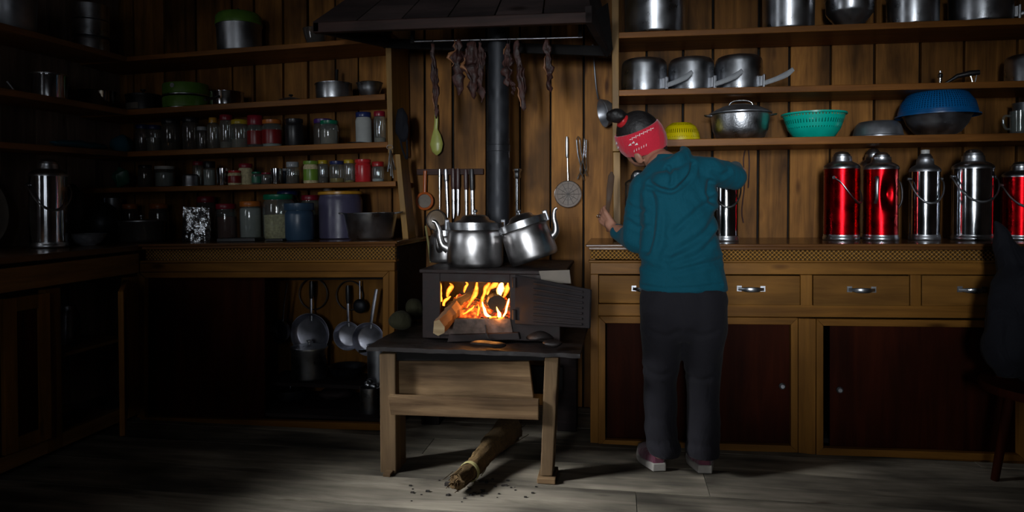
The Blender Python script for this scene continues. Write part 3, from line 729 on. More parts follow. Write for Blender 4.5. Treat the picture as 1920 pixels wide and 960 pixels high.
# fire
fl = thing('log_fire', 'bright orange fire burning inside the stove opening', 'fire')
bm = bmn()
nx, ny = 40, 26; gx = [[None]*(ny+1) for _ in range(nx+1)]
for i in range(nx+1):
    for j in range(ny+1):
        x = oL+.004+(oR-oL-.008)*i/nx; y = YV+.02+.24*j/ny
        z = oB-.008+.05*(j/ny)+.022*noise.noise(Vector((x*60, y*60, 5)))+.03*abs(noise.noise(Vector((x*15, y*15, 2))))
        gx[i][j] = bm.verts.new((x, y, z))
for i in range(nx):
    for j in range(ny): bm.faces.new((gx[i][j], gx[i+1][j], gx[i+1][j+1], gx[i][j+1]))
o = done('ember_bed', bm, 'ember', fl); o['kind'] = 'stuff'
def flame(pts, rads, Y, mat='flame', seed=0):
    P_ = smooth_path([W(x, y, Y+dy) for x, y, dy in pts], 6); r_ = interp([r*mpp(880, Y) for r in rads], 6)
    bm = bmn(); tube(bm, P_, [max(q_, .0006) for q_ in r_], 12, flat=1.0, flatdir=(1, 0, 0))
    for v in bm.verts: v.co.y = Y+(v.co.y-Y)*.8
    jitter(bm, .003, 45, seed); done('flame', bm, mat, fl)
flame([(838, 556, 0), (842, 545, 0), (847, 536, .01), (843, 531, .01)], [2.5, 6, 4.5, .4], YV+.12, seed=1)
flame([(870, 549, 0), (872, 540, 0), (876, 533, 0), (872, 526, 0)], [1.5, 3.5, 3, .4], YV+.14, seed=2)
flame([(876, 577, 0), (884, 563, 0), (892, 550, .01), (893, 540, .01), (895, 529, .02)], [1, 4, 5, 4.5, 2.2], YV+.05, seed=3)
flame([(903, 575, 0), (904, 562, 0), (909, 548, .0), (912, 538, .01), (918, 530, 0)], [2.5, 3.5, 4, 6, 3], YV+.06, seed=4)
flame([(904, 566, 0), (907, 578, 0), (913, 590, 0), (921, 596, 0)], [1.2, 3, 3.8, 2], YV+.035, 'flame_hot', seed=5)
flame([(913, 552, 0), (919, 540, 0), (928, 534, 0), (934, 531, 0)], [2, 4, 6, 2], YV+.14, seed=6)
flame([(937, 556, 0), (937, 546, 0), (940, 537, 0), (943, 531, 0)], [3, 7.5, 8, 3], YV+.10, 'flame_hot', seed=7)
flame([(944, 558, 0), (949, 548, 0), (951, 538, 0), (953, 530, 0)], [2, 5, 5, 2], YV+.12, seed=8)
flame([(936, 597, 0), (936, 589, 0), (933, 581, 0), (931, 575, 0)], [3.5, 4, 2.5, .4], YV+.03, 'flame_hot', seed=9)
flame([(943, 595, 0), (948, 585, 0), (952, 571, 0), (954, 560, 0)], [1.5, 2.6, 3, 1], YV+.035, 'flame_hot', seed=10)
flame([(826, 566, 0), (826, 553, 0), (826.5, 541, 0), (827, 531, 0)], [3.5, 3.5, 2.5, .6], YV+.05, seed=11)
flame([(918, 596, 0), (928, 594, 0), (938, 597, 0), (950, 592, 0)], [2.5, 2.5, 3, 1], YV+.03, seed=12)
flame([(832, 573, 0), (834, 565, 0), (840, 560, .0), (845, 556, 0)], [3, 4, 3, 1], YV+.11, seed=13)
flame([(868, 590, 0), (876, 585, 0), (884, 580, 0), (890, 572, 0)], [1.5, 3, 2.5, .5], YV+.04, seed=14)
flame([(895, 593, 0), (897, 585, 0), (898, 577, 0), (896, 570, 0)], [2, 3, 2.5, .5], YV+.05, seed=15)
for (x_, y_, e_, r_) in ((oL+.05, YV+.16, 1.3, .05), (oR-.06, YV+.12, 2.6, .04), ((oL+oR)/2, YV+.10, 1.8, .04), (oR-.045, YV-.022, .22, .010)):
    l = bpy.data.lights.new('firelight', 'POINT'); l.energy = e_; l.color = (1, .36, .07); l.shadow_soft_size = r_
    o = bpy.data.objects.new('firelight', l); C.objects.link(o); o.location = (x_, y_, (oT+oB)/2-.005 if y_ > YV+.02 else oB+.012)
# logs
def logpiece(name, p0, p1, w, hgt, mat, label, seed, endmat=None, kind='split'):
    p0, p1 = Vector(p0), Vector(p1); d = (p1-p0); L_ = d.length
    bm = bmn(); n = 14
    prof = [(-.5, -.35), (-.1, -.5), (.45, -.3), (.5, .1), (.15, .5), (-.35, .38)] if kind == 'split' else [(.5*math.cos(k*math.pi/5), .5*math.sin(k*math.pi/5)) for k in range(10)]
    rings = []
    for i in range(n+1):
        y = L_*i/n; k = 1+.10*noise.noise(Vector((seed, i*.6, 0)))
        rings.append([bm.verts.new((a_*w*k+.006*noise.noise(Vector((i*.7, j*2.1, seed))), y, b_*hgt*k+.006*noise.noise(Vector((i*.7, j*2.1, seed+9))))) for j, (a_, b_) in enumerate(prof)])
    for r0, r1 in zip(rings, rings[1:]):
        m_ = len(prof)
        for k in range(m_): bm.faces.new((r0[k], r0[(k+1) % m_], r1[(k+1) % m_], r1[k]))
    bm.faces.new(list(reversed(rings[0]))); bm.faces.new(rings[-1])
    o = done(name, bm, mat, angle=25)
    if endmat:
        o.data.materials.append(M[endmat])
        for f in o.data.polygons:
            if abs(f.normal.y) > .9 and f.center.y < .02: f.material_index = 1
    o.location = p0; o.rotation_euler = d.to_track_quat('Y', 'Z').to_euler()
    return tag(o, label, 'log')
lp = W(822, 615, YV-.115); le = W(884, 545, YV+.24)
l1 = logpiece('firewood_log', lp, lp.lerp(le, .50), .052, .068, 'log', 'split log with pale end sticking out of the stove opening', 3, 'log_end')
l2 = logpiece('firewood_log', W(841, 577, YV+.06), W(894, 545, YV+.21), .034, .03, 'char', 'charred log lying beside the pale split log in the fire', 5)
l3 = logpiece('firewood_log', W(932, 569, YV+.035), W(925, 560, YV+.26), .074, .068, 'char', 'thick blackened round log burning at the right of the fire', 8, kind='round')
# white plate leaning behind the open door
bm = bmn(); pbox(bm, (1010, 508), (1068, 506), (1071, 532), (1016, 530), YV-.022, .006); o = done('vent_plate', bm, 'grey_content', smooth=False, bevel=.002)
tag(o, 'chipped white metal plate behind the open stove door', 'plate')
# clutter on the slab
def stone(px, py, z, r, label, mat='slab', seed=1, name='stone', cat='stone', zoff=None):
    p = WZ(px, py, z); bm = bmn(); ell(bm, (0, 0, r[2]*.8), r, 20); jitter(bm, r[0]*.28, .6/r[0], seed)
    lo = min(v.co.z for v in bm.verts)
    for v in bm.verts: v.co.z -= lo
    o = done(name, bm, mat); o.location = (p.x, p.y, z+.006 if zoff is None else zoff); return tag(o, label, cat)
stone(752, 620, zt_, (.05, .06, .04), 'crumpled grey-green rag left of the stove', 'rag', 3, 'rag', 'rag')
stone(778, 602, zt_, (.04, .05, .05), 'dirty cloth lump against the left side of the stove', 'rag', 5, 'cloth', 'cloth')
stone(915, 655, zt_, (.07, .03, .012), 'flat glossy dark stone on the front edge of the stove stand', 'slab', 6)
stone(1010, 640, zt_, (.06, .05, .02), 'dark brown stone below the open stove door', 'slab', 9)
stone(1035, 655, zt_, (.04, .035, .018), 'small dark stone on the right front corner of the stand', 'slab', 12)
# broom on the floor under the stand
b0, b1 = WZ(856, 906, .045), WZ(955, 818, .06)
br = thing('straw_broom', 'bundled straw broom lying on the floor under the stand', 'broom')
bm = bmn(); P_ = smooth_path([b0, b0.lerp(b1, .3), b0.lerp(b1, .6)+Vector((0, 0, .02)), b1+Vector((0, 0, .03))], 6)
tube(bm, P_, interp([.030, .032, .042, .058], 6), 26)
for v in bm.verts: v.co += Vector((rnd.uniform(-1, 1), rnd.uniform(-1, 1), rnd.uniform(-.3, 1)))*.006
done('bristle_bundle', bm, 'straw', br, angle=80)
bm = bmn()
for k in range(60):
    o_ = Vector((rnd.gauss(0, .017), rnd.gauss(0, .012), rnd.gauss(0, .012))); e_ = b0+o_-(b1-b0).normalized()*rnd.uniform(.0, .03); e_.z = max(e_.z, .006)
    tube(bm, [b0+o_+(b1-b0)*.1, e_], .0016, 4)
for k in range(46):
    o_ = Vector((rnd.gauss(0, .03), rnd.gauss(0, .03), abs(rnd.gauss(0, .03)))); tube(bm, [b1-(b1-b0)*.3+o_*.5, b1+o_+(b1-b0).normalized()*rnd.uniform(0, .08)], .0018, 4)
tube(bm, smooth_path([WZ(902, 892, .006), WZ(911, 878, .02), WZ(912, 862, .05), WZ(908, 852, .07)], 4), .002, 5)
o = done('loose_straw', bm, 'straw', br); o['kind'] = 'stuff'
bm = bmn(); d_ = (b1-b0).normalized(); p_ = b0+(b1-b0)*.2; qt = d_.to_track_quat('Z', 'Y').to_matrix().to_4x4()
for k in range(3): lathe(bm, [(.036, 0), (.0385, .003), (.036, .006)], 24, mat=Matrix.Translation(p_+d_*k*.007) @ qt, cap0=False, cap1=False)
done('binding', bm, 'pale_stick', br)
bm = bmn()
for k in range(45):
    p = WZ(rnd.gauss(880, 60), rnd.gauss(915, 14), 0); s_ = rnd.uniform(.002, .007)
    box(bm, p.x-s_, p.x+s_, p.y-s_*.6, p.y+s_*.6, .0002, s_*.8)
p = WZ(843, 911, 0); box(bm, p.x-.018, p.x+.014, p.y-.006, p.y+.008, .0002, .012)
o = done('wood_crumbs', bm, 'char', smooth=False); tag(o, 'dark wood crumbs and bark bits scattered before the broom', 'crumbs', kind='stuff')

# ------------------------------------------------------------------ kettles
def kettle(px, py, Y, hw, hh, label, side=-1, tilt=0, yaw=0, knobup=True, spoutmat='kettle'):
    k = mpp(px, Y); Rr = hw*k; H = hh*k
    p = W(px, py, Y); t = thing('kettle', label, 'kettle', (p.x, Y, ZTOP+.001), (0, tilt, yaw), 'big aluminium kettles on the stove')
    bm = bmn(); lathe(bm, [(Rr*.90, 0), (Rr*.97, .006), (Rr, .02), (Rr*.99, H*.55), (Rr*.965, H*.78), (Rr*.90, H*.86), (Rr*.80, H*.91), (Rr*.74, H*.945), (Rr*.74, H*.96)], 56, cap1=True)
    done('body', bm, 'kettle', t, angle=60)
    bm = bmn(); lathe(bm, [(Rr*.76, H*.962), (Rr*.76, H*1.0), (Rr*.70, H*1.05), (Rr*.52, H*1.09), (Rr*.47, H*1.15), (Rr*.38, H*1.19), (Rr*.15, H*1.215), (0.001, H*1.22)], 44); ld = done('lid', bm, 'kettle', t, angle=60)
    bm = bmn(); lathe(bm, [(.004, H*1.21), (.004, H*1.25), (.010, H*1.27), (.011, H*1.31), (.006, H*1.33), (.001, H*1.335)], 16); done('knob', bm, 'steel', ld)
    sx = side*Rr
    bm = bmn(); tube(bm, smooth_path([(sx*.94, 0, H*.42), (sx*1.14, 0, H*.50), (sx*1.23, 0, H*.66), (sx*1.26, 0, H*.84), (sx*1.38, 0, H*1.02), (sx*1.50, 0, H*1.06)], 7), interp([Rr*.20, Rr*.155, Rr*.125, Rr*.10, Rr*.075, Rr*.06], 7), 16)
    done('spout', bm, 'kettle', t, angle=60)
    # wide flat swing handle folded down round the lid
    bm = bmn(); n = 40; hz_ = H*.95; w_ = H*.085; rr = Rr*.99
    ring = []
    for i in range(n+1):
        a_ = math.pi*(-.02+1.04*i/n); x_ = math.cos(a_)*rr; y_ = -math.sin(a_)*rr*.98; z_ = hz_+H*.06*math.sin(a_)*0+.0
        dv = Vector((math.cos(a_), -math.sin(a_), 0))
        c_ = Vector((x_, y_, z_)); ring.append([bm.verts.new(c_+dv*.003+Vector((0, 0, w_))), bm.verts.new(c_+dv*.003-Vector((0, 0, w_))), bm.verts.new(c_-dv*.003-Vector((0, 0, w_))), bm.verts.new(c_-dv*.003+Vector((0, 0, w_)))])
    for a_, b_ in zip(ring, ring[1:]):
        for q_ in range(4): bm.faces.new((a_[q_], a_[(q_+1) % 4], b_[(q_+1) % 4], b_[q_]))
    bm.faces.new(ring[0][::-1]); bm.faces.new(ring[-1]); done('carry_handle', bm, 'alu', t, angle=40)
    boxes('handle_lug', 'pewter', t, [(s_*rr-.010, s_*rr+.010, -.010, .010, hz_-.02, hz_+w_+.012) for s_ in (-1, 1)], .004)
    return t
kettle(891, 508, 2.92, 53, 80, 'large upright aluminium kettle in the middle of the stove top with spout to the left', -1, yaw=R(14))
k2 = kettle(1000, 502, 2.92, 47, 74, 'aluminium kettle tipped to the left, standing beside the upright kettle', 1, tilt=R(-19), yaw=0)
k2.location.z = ZTOP+.001+47*mpp(990, 2.92)*.90*math.sin(R(19)); k2.location.x = W(1003, 502, 2.92).x
kettle(838, 497, 3.12, 33, 58, 'smaller aluminium kettle half hidden behind the upright one, at its left', -1, yaw=R(80))
# ladle / mug with wire behind

# ------------------------------------------------------------------ vessels on shelves
def seat(px, Y, s, py=200):
    x = W(px, py, Y).x; return Vector((x, Y, s.z(x)+.0008)), (0, -math.atan(s.m), 0)
def cyl_pot(name, label, cat, px, Y, s, wpx, hpx, mat, kind='pot', group=None, yaw=0, py=200, handle_=None, lid=False, rim=True, mat2=None):
    k = mpp(px, Y); r = wpx*k/2; H = hpx*k; p, rt = seat(px, Y, s, py)
    t = thing(name, label, cat, p, (rt[0], rt[1], yaw), group)
    bm = bmn()
    if kind == 'pot': pr = [(r*.9, 0), (r*.96, .004), (r*.985, .012), (r, H*.93), (r*1.035, H*.975), (r*1.035, H), (r*.985, H), (r*.97, H*.9), (r*.95, .012), (0, .010)]
    if kind == 'cup': pr = [(r*.92, 0), (r*.95, .003), (r, H), (r*.95, H), (r*.9, .008), (0, .006)]
    if kind == 'inverted': pr = [(r*1.03, 0), (r*1.03, .006), (r, .008), (r*.99, H*.80), (r*.965, H*.90), (r*.90, H*.965), (r*.80, H), (r*.4, H*1.003), (0.001, H*1.003)]
    if kind == 'bowl': pr = [(r*.45, 0), (r*.47, .004), (r*.7, H*.22), (r*.9, H*.6), (r*1.0, H*.97), (r*1.04, H), (r*1.02, H*1.01), (r*.96, H*.95), (r*.86, H*.6), (r*.6, H*.2), (0, H*.08)]
    if kind == 'tub': pr = [(r*.60, 0), (r*.66, .003), (r*.82, H*.12), (r*.94, H*.40), (r*.985, H*.8), (r, H*.97), (r*1.05, H), (r*.97, H), (r*.9, H*.4), (0, .01)]
    if kind == 'pedestal': pr = [(r*.52, 0), (r*.55, .003), (r*.50, H*.08), (r*.56, H*.16), (r*.93, H*.52), (r*.98, H*.6), (r*1.0, H*.97), (r*1.07, H), (r*.97, H*.99), (r*.9, H*.6), (r*.5, H*.2), (0, H*.15)]
    if kind == 'invbowl': pr = [(r*1.04, 0), (r*1.04, .006), (r*.97, .01), (r*.93, H*.5), (r*.86, H*.78), (r*.74, H*.97), (r*.66, H), (0.001, H)]
    if kind == 'pan': pr = [(r*.8, 0), (r*.83, .004), (r*1, H*.95), (r*1.04, H), (r*.98, H), (r*.8, .008), (0, .006)]
    lathe(bm, pr, 48, cap0=True, cap1=False); done('body' if kind not in ('bowl',) else 'body', bm, mat, t, angle=50)
    return t, r, H
def ears(t, r, H, mat='steel', wz=None):
    for s in (-1, 1):
        bm = bmn(); w = .022
        tube(bm, smooth_path([(s*r*.98, -w, 0), (s*(r+.022), -w*.8, .004), (s*(r+.03), 0, .005), (s*(r+.022), w*.8, .004), (s*r*.98, w, 0)], 5), .0035, 8)
        for v in bm.verts: v.co.z += H if wz is None else wz
        done('ear_handle', bm, mat, t)
def lid(t, r, z, mat='steel', knob_=True, dome=.25, km=None):
    bm = bmn(); lathe(bm, [(r*1.04, z+.001), (r*1.04, z+.006), (r*.9, z+r*dome*.35), (r*.6, z+r*dome*.75), (r*.25, z+r*dome*.97), (.001, z+r*dome)], 44); l = done('lid', bm, mat, t, angle=50)
    if knob_:
        zz = z+r*dome; bm = bmn(); lathe(bm, [(.006, zz-.002), (.006, zz+.008), (.014, zz+.013), (.014, zz+.02), (.001, zz+.023)], 16); done('knob', bm, km or mat, l)
    return l
# top right shelf
YP = 3.44
cyl_pot('cooking_pot', 'very large steel pot at the left end of the top right shelf', 'pot', 1228, YP, R1, 112, 130, 'steel', py=20)
cyl_pot('cooking_pot', 'plain steel cylinder pot on the top right shelf, second from the left', 'pot', 1478, YP, R1, 92, 80, 'steel', py=20)
cyl_pot('footed_bowl', 'wide steel bowl on a narrow foot on the top right shelf', 'bowl', 1593, YP, R1, 84, 58, 'steel', kind='pedestal', py=20)
cyl_pot('cooking_pot', 'steel pot between the footed bowl and the handled pan on the top right shelf', 'pot', 1711, YP, R1, 88, 62, 'steel', py=20)
def clip_handle(t, r, H, ang, zz, L_=.135, rise=.045, mat='silver_lid'):
    e = Vector((math.cos(ang), math.sin(ang), 0)); n_ = Vector((0, 0, 1))
    bm = bmn(); sx = e.cross(n_)
    def bx(a0, a1, w, z0, z1):
        q = [e*a0-sx*w+n_*z1, e*a1-sx*w+n_*z1, e*a1-sx*w+n_*z0, e*a0-sx*w+n_*z0]
        hexa(bm, q+[p+sx*2*w for p in q])
    bx(r-.001, r+.014, .010, zz-.02, zz+.028); bx(r+.014, r+.024, .007, zz-.036, zz+.034)
    done('bracket', bm, 'steel_dark', t, smooth=False, bevel=.002)
    bm = bmn(); P0 = e*(r+.022)+n_*(zz-.006)
    tube(bm, smooth_path([P0, P0+e*L_*.35+n_*rise*.2, P0+e*L_*.75+n_*rise*.55, P0+e*L_+n_*rise], 5), interp([.011, .0115, .014, .010], 5), 12, flat=1.0, flatdir=(0, 0, 1))
    for v in bm.verts:      # flatten across
        d = sx.dot(v.co); v.co -= sx*d*.65
    h_ = done('handle', bm, mat, t); h_['label'] = 'pale riveted metal handle'
for px_, w_, h_, lb in ((1208, 84, 62, 'upturned steel saucepan with folding handle, leftmost of the three on the second right shelf'),
                        (1296, 84, 62, 'upturned steel saucepan with folding handle, middle of the three on the second right shelf'),
                        (1385, 86, 64, 'upturned steel saucepan with folding handle, rightmost of the three with its handle over bare shelf')):
    t, r, H = cyl_pot('saucepan', lb, 'saucepan', px_, YP, R2, w_, h_, 'steel', kind='inverted', group='upturned saucepans', py=130)
    clip_handle(t, r, H, R(-38), .032)
t, r, H = cyl_pot('saucepan', 'steel saucepan with a handle at the right end of the top right shelf', 'saucepan', 1838, YP, R1, 104, 60, 'steel', py=20); clip_handle(t, r, H, R(-22), .045, .16, .05, 'steel_dark')
t, r, H = cyl_pot('saucepan', 'upturned steel saucepan cut by the right picture edge on the second shelf', 'saucepan', 1926, YP, R2, 72, 55, 'steel', kind='inverted', py=130)
# pressure cooker lid
p, rt = seat(1768, 3.42, R2, 150); t = thing('pressure_cooker_lid', 'flat pressure cooker lid with steam weight and black grip on the second right shelf', 'lid', p, rt)
bm = bmn(); lathe(bm, [(.075, 0), (.075, .004), (.05, .009), (.001, .010)], 36); done('disc', bm, 'steel', t)
bm = bmn(); lathe(bm, [(.012, .010), (.012, .014), (.007, .016), (.008, .040), (.012, .044), (.012, .055), (.005, .062), (.006, .070), (.001, .073)], 18, (-.012, 0, 0)); done('steam_weight', bm, 'steel_shiny', t)
bm = bmn(); tube(bm, [(.0, 0, .012), (.02, 0, .02), (.05, -.02, .042), (.10, -.03, .052), (.135, -.035, .054)], [.005, .006, .010, .013, .011], 12); done('grip', bm, 'black_plastic', t)
bm = bmn(); tube(bm, [(.10, -.028, .05), (.112, -.03, .003)], .003, 8); tube(bm, [(.128, -.03, .05), (.118, -.03, .003)], .003, 8); tube(bm, [(.09, -.03, .058), (.135, -.035, .060)], .004, 8); done('locking_lever', bm, 'wire', t)
# third right shelf
YP3 = 3.43
def colander(name, label, px, s, wpx, hpx, mat, rimmat, inv, lift=0, py=230):
    k = mpp(px, YP3); r = wpx*k/2; H = hpx*k; p, rt = seat(px, YP3, s, py); p.z += lift
    t = thing(name, label, 'colander', p, rt)
    if not inv:
        a = [(r*.55, 0), (r*.62, .004), (r*.82, H*.38)]; b = [(r*.82, H*.38), (r*.93, H*.75), (r*.97, H*.92)]; c = [(r*.97, H*.92), (r*1.03, H*.94), (r*1.03, H), (r*.98, H)]
    else:
        a = [(r*1.03, 0), (r*1.03, .006), (r*.97, .008), (r*.96, H*.18)]; b = [(r*.96, H*.18), (r*.90, H*.50), (r*.74, H*.82), (r*.55, H*.96)]; c = [(r*.55, H*.96), (r*.50, H), (0.001, H)]
    bm = bmn(); lathe(bm, a, 64, cap0=not inv, cap1=False); lathe(bm, c, 64, cap0=False, cap1=False); done('rim', bm, rimmat, t, angle=60)
    bm = bmn(); lathe(bm, b, 64, cap0=False, cap1=False); done('basket', bm, mat, t, angle=60)
    return t, r, H
t, r, H = colander('colander', 'yellow plastic colander turned upside down right of the person\'s head', 1277, R3, 72, 34, 'yellow_mesh', 'yellow_basket', True)
colander('colander', 'turquoise plastic basket standing upright on the third right shelf', 1526, R3, 112, 47, 'teal_mesh', 'teal_basket', False)
t, r, H = cyl_pot('mixing_bowl', 'dark shiny steel bowl under the blue colander', 'bowl', 1757, YP3, R3, 112, 40, 'steel_dark', kind='bowl', py=230)
colander('colander', 'large blue plastic colander upside down over a steel bowl', 1757, R3, 136, 50, 'blue_mesh', 'blue_basket', True, lift=.092-.0)
cyl_pot('enamel_bowl', 'dull grey metal bowl turned upside down between the turquoise and blue colanders', 'bowl', 1646, YP3, R3, 88, 30, 'pewter', kind='invbowl', py=240)
t, r, H = cyl_pot('casserole', 'lidded hammered steel casserole with arched lid handle on the third right shelf', 'casserole', 1388, YP3, R3, 106, 47, 'hammer', kind='tub', py=230)
ears(t, r, H*.97); l = lid(t, r*1.03, H+.002, 'pewter', knob_=False, dome=.36)
bm = bmn(); zz = H+r*.30; tube(bm, smooth_path([(-.056, -.02, zz), (-.045, -.02, zz+.018), (-.02, -.02, zz+.026), (.02, -.02, zz+.026), (.045, -.02, zz+.018), (.056, -.02, zz)], 6), .0045, 10); done('arch_handle', bm, 'wire', l)
# glass mugs at the right edge
def mug(px, s, Y, label, dark=False, lift=0):
    p, rt = seat(px, Y, s, 230); t = thing('glass_mug', label, 'mug', p, (0, 0, R(180)), None); H = .10
    bm = bmn(); lathe(bm, [(.034, 0), (.036, .004), (.038, H), (.035, H), (.033, .010), (.001, .009)], 32, cap1=False); done('body', bm, 'glass', t)
    bm = bmn(); tube(bm, smooth_path([(.036, 0, H*.8), (.062, 0, H*.78), (.066, 0, H*.5), (.056, 0, H*.25), (.036, 0, H*.22)], 5), .0055, 10); done('handle', bm, 'glass', t)
mug(1912, R3, 3.36, 'clear glass mug at the right picture edge on the third shelf')
cyl_pot('metal_cup', 'grey metal canister behind the glass mug at the right picture edge', 'canister', 1922, 3.48, R3, 40, 62, 'pewter', kind='cup', py=230)

# ------------------------------------------------------------------ vacuum flasks
def flask(label, px, Y, s, wpx, hpx, mat, bail=1, group='vacuum flasks on the right worktop', dent=False, capmat='steel', py=440, bailang=0, knob_=True, leftwall=None, sp=.79, bailmat='steel_dark'):
    k = mpp(px, Y) if leftwall is None else leftwall; r = wpx*k/2; H = hpx*k
    if isinstance(s, Shelf): p, rt = seat(px, Y, s, py)
    else: p, rt = s, (0, 0, 0)
    t = thing('vacuum_flask', label, 'flask', p, (0, 0, 0), group)
    bm = bmn(); n = 30; z0, z1 = H*.065, H*sp
    lathe(bm, [(r*.985, z0+(z1-z0)*i/n) for i in range(n+1)], 72)
    if dent:
        for v in bm.verts:
            a_ = math.atan2(v.co.y, v.co.x); da = (a_-R(-90)-.12); da = (da+math.pi) % (2*math.pi)-math.pi; dz = (v.co.z-H*.52)/(H*.11)
            g_ = math.exp(-(da/.36)**2-dz**2); c_ = math.exp(-(abs(da)/.9)**2-(dz/3.2)**2)
            rr = 1-.30*g_-.07*c_+.05*math.exp(-((abs(da)-.45)/.14)**2-(dz*.8)**2); v.co.x *= rr; v.co.y *= rr
    done('body', bm, mat, t, angle=60)
    bm = bmn(); lathe(bm, [(r*1.0, 0), (r*1.03, .003), (r*1.03, H*.035), (r*.99, H*.045), (r*1.0, H*.064)], 48); done('base_band', bm, capmat, t, angle=50)
    bm = bmn(); lathe(bm, [(r*1.02, z1), (r*1.02, z1+H*.02), (r*.96, z1+H*.04), (r*.78, z1+H*.065), (r*.62, z1+H*.08), (r*.58, z1+H*.085), (r*.56, z1+H*.12)], 48); done('shoulder', bm, capmat, t, angle=50)
    zc_ = z1+H*.12; q = H-zc_
    bm = bmn(); lathe(bm, [(r*.55, zc_), (r*.55, zc_+q*.25), (r*.48, zc_+q*.30), (r*.46, zc_+q*.55), (r*.40, zc_+q*.62), (r*.36, zc_+q*.8), (r*.25, zc_+q*.92), (r*.1, zc_+q*.99), (.001, H)], 36); done('cap', bm, capmat, t, angle=50)
    zb_ = H*.70
    if bail:
        bm = bmn(); ax = Vector((math.cos(bailang), math.sin(bailang), 0)); fr = Vector((ax.y, -ax.x, 0))
        if fr.y > 0: fr = -fr
        P_ = []
        for i in range(21):
            a_ = math.pi*i/20; P_.append(ax*math.cos(a_)*(r*1.12)+fr*(r*1.06*math.sin(a_)**.6 if bail == 1 else r*1.5*math.sin(a_))+Vector((0, 0, zb_-H*.28*math.sin(a_))))
        tube(bm, P_, [.0032]*7+[.0055]*7+[.0032]*7, 8); done('bail_handle', bm, bailmat, t)
        for sgn in (-1, 1):
            bm = bmn(); q_ = ax*sgn*r*.99+Vector((0, 0, zb_)); tube(bm, [q_, q_+ax*sgn*.012], .007, 10); done('lug', bm, capmat, t)
    return t, r, H
YF = 3.33
flask('plain red metal vacuum flask, leftmost of the row on the right worktop', 1577, YF, CR, 62, 166, 'red_metal', bailang=R(-128), sp=.80, bailmat='steel')
t, r, H = flask('red vacuum flask with a deep dent in its side', 1651, YF-.02, CR, 60, 165, 'red_metal', bail=0, dent=True, sp=.80)
bm = bmn(); tube(bm, smooth_path([(-r*.60, -r*.82, H*.70), (-r*.62, -r*1.15, H*.71), (-r*.68, -r*1.25, H*.62), (-r*.66, -r*1.2, H*.48), (-r*.6, -r*.82, H*.42)], 5), .007, 10, flat=.5, flatdir=(0, -1, 0)); done('side_handle', bm, 'steel_dark', t)
bm = bmn(); tube(bm, smooth_path([(r*.95, .0, H*.68), (r*1.18, 0, H*.62), (r*1.22, 0, H*.45), (r*1.0, 0, H*.36)], 5), .005, 10); done('side_handle', bm, 'black_plastic', t)
flask('steel vacuum flask hidden behind the dented red one', 1636, YF+.17, CR, 50, 168, 'steel', bail=0)
flask('slim dark steel vacuum flask with a pale cap right of the dented red flask', 1733, YF, CR, 52, 163, 'steel_shiny', capmat='steel_dark', sp=.78)
p_ = bpy.context.scene.collection.objects[-1]
flask('tall wide steel vacuum flask with hanging bail, right of the slim flask', 1823, YF-.02, CR, 68, 170, 'steel_shiny', sp=.78)
flask('red vacuum flask at the right picture edge behind the dark jacket', 1912, YF, CR, 60, 146, 'red_metal', sp=.80)
flask('steel vacuum flask under the person\'s raised right arm', 1361, 3.28, CR, 46, 150, 'steel_shiny', bail=1, group=None, bailmat='black_plastic')
flask('steel vacuum flask half hidden by the person\'s left shoulder', 1196, 3.32, CR, 48, 132, 'steel', bail=0, group=None)
o = [q for q in C.objects if q.name.startswith('vacuum_flask')]
bm = bmn(); lathe(bm, [(.0175, .0), (.0175, .018), (.001, .02)], 24)
pale = done('stopper', bm, 'white_plastic', o[3]); pale.location = (0, 0, 163*mpp(1733, YF)-.006); pale['label'] = 'pale plastic stopper'
# black cord loops hanging on the wall behind the raised arm
bm = bmn(); Y_ = YB-.012
tube(bm, smooth_path([W(1399, 274, Y_), W(1394, 300, Y_), W(1396, 345, Y_), W(1391, 395, Y_), W(1394, 418, Y_)], 6), .003, 8)
tube(bm, smooth_path([W(1403, 274, Y_), W(1405, 310, Y_), W(1403, 352, Y_)], 6), .003, 8)
o = done('cord', bm, 'brown_plastic'); tag(o, 'thin dark cord hanging on the planks behind the raised arm', 'cord')

# ------------------------------------------------------------------ jars
def jar(label, px, s, wpx, hpx, lidc, Y=3.40, glass='glass', content=None, level=.6, lidh=.16, cat='jar', group=None, band=None, lidw=.86, py=300, neck=.86, name=None):
    k = mpp(px, Y); r = wpx*k/2; H = hpx*k; p, rt = seat(px, Y, s, py)
    t = thing(name or 'storage_jar', label, cat, p, rt, group); zl_ = H*(1-lidh)
    bm = bmn(); lathe(bm, [(r*.93, 0), (r, .005), (r, zl_*.86), (r*.96, zl_*.93), (r*neck, zl_*.985), (r*neck, zl_)], 32); done('body', bm, glass, t, angle=50)
    if lidc:
        bm = bmn(); rl = r*lidw/.86*.92
        lathe(bm, [(rl, zl_+.0005), (rl*1.03, zl_+.003), (rl*1.03, H*.985), (rl*.97, H), (.001, H)], 32); done('lid', bm, lidc, t, angle=50)
    if content:
        bm = bmn(); lathe(bm, [(r*.88, .004), (r*.92, .008), (r*.92, zl_*level), (r*.6, zl_*level+.004), (.001, zl_*level+.002)], 28); done('contents', bm, content, t, angle=50)
    if band:
        bm = bmn(); lathe(bm, [(r*1.006, zl_*.16), (r*1.012, zl_*.17), (r*1.012, zl_*.74), (r*1.006, zl_*.75)], 32, cap0=False, cap1=False); done('paper_label', bm, band, t)
    return t, r, H
G3, G4, G5 = 'jars on the third left shelf', 'jars on the lowest left shelf', 'tubs and jars on the back left worktop'
jar('tall smoky glass jar at the far left of the jar shelf', 268, L3, 24, 52, 'blue_lid', glass='glass_dark', group=G3)
jar('clear jar with a dark blue lid beside the far left jar', 290, L3, 26, 50, 'blue_lid', content='grey_content', group=G3)
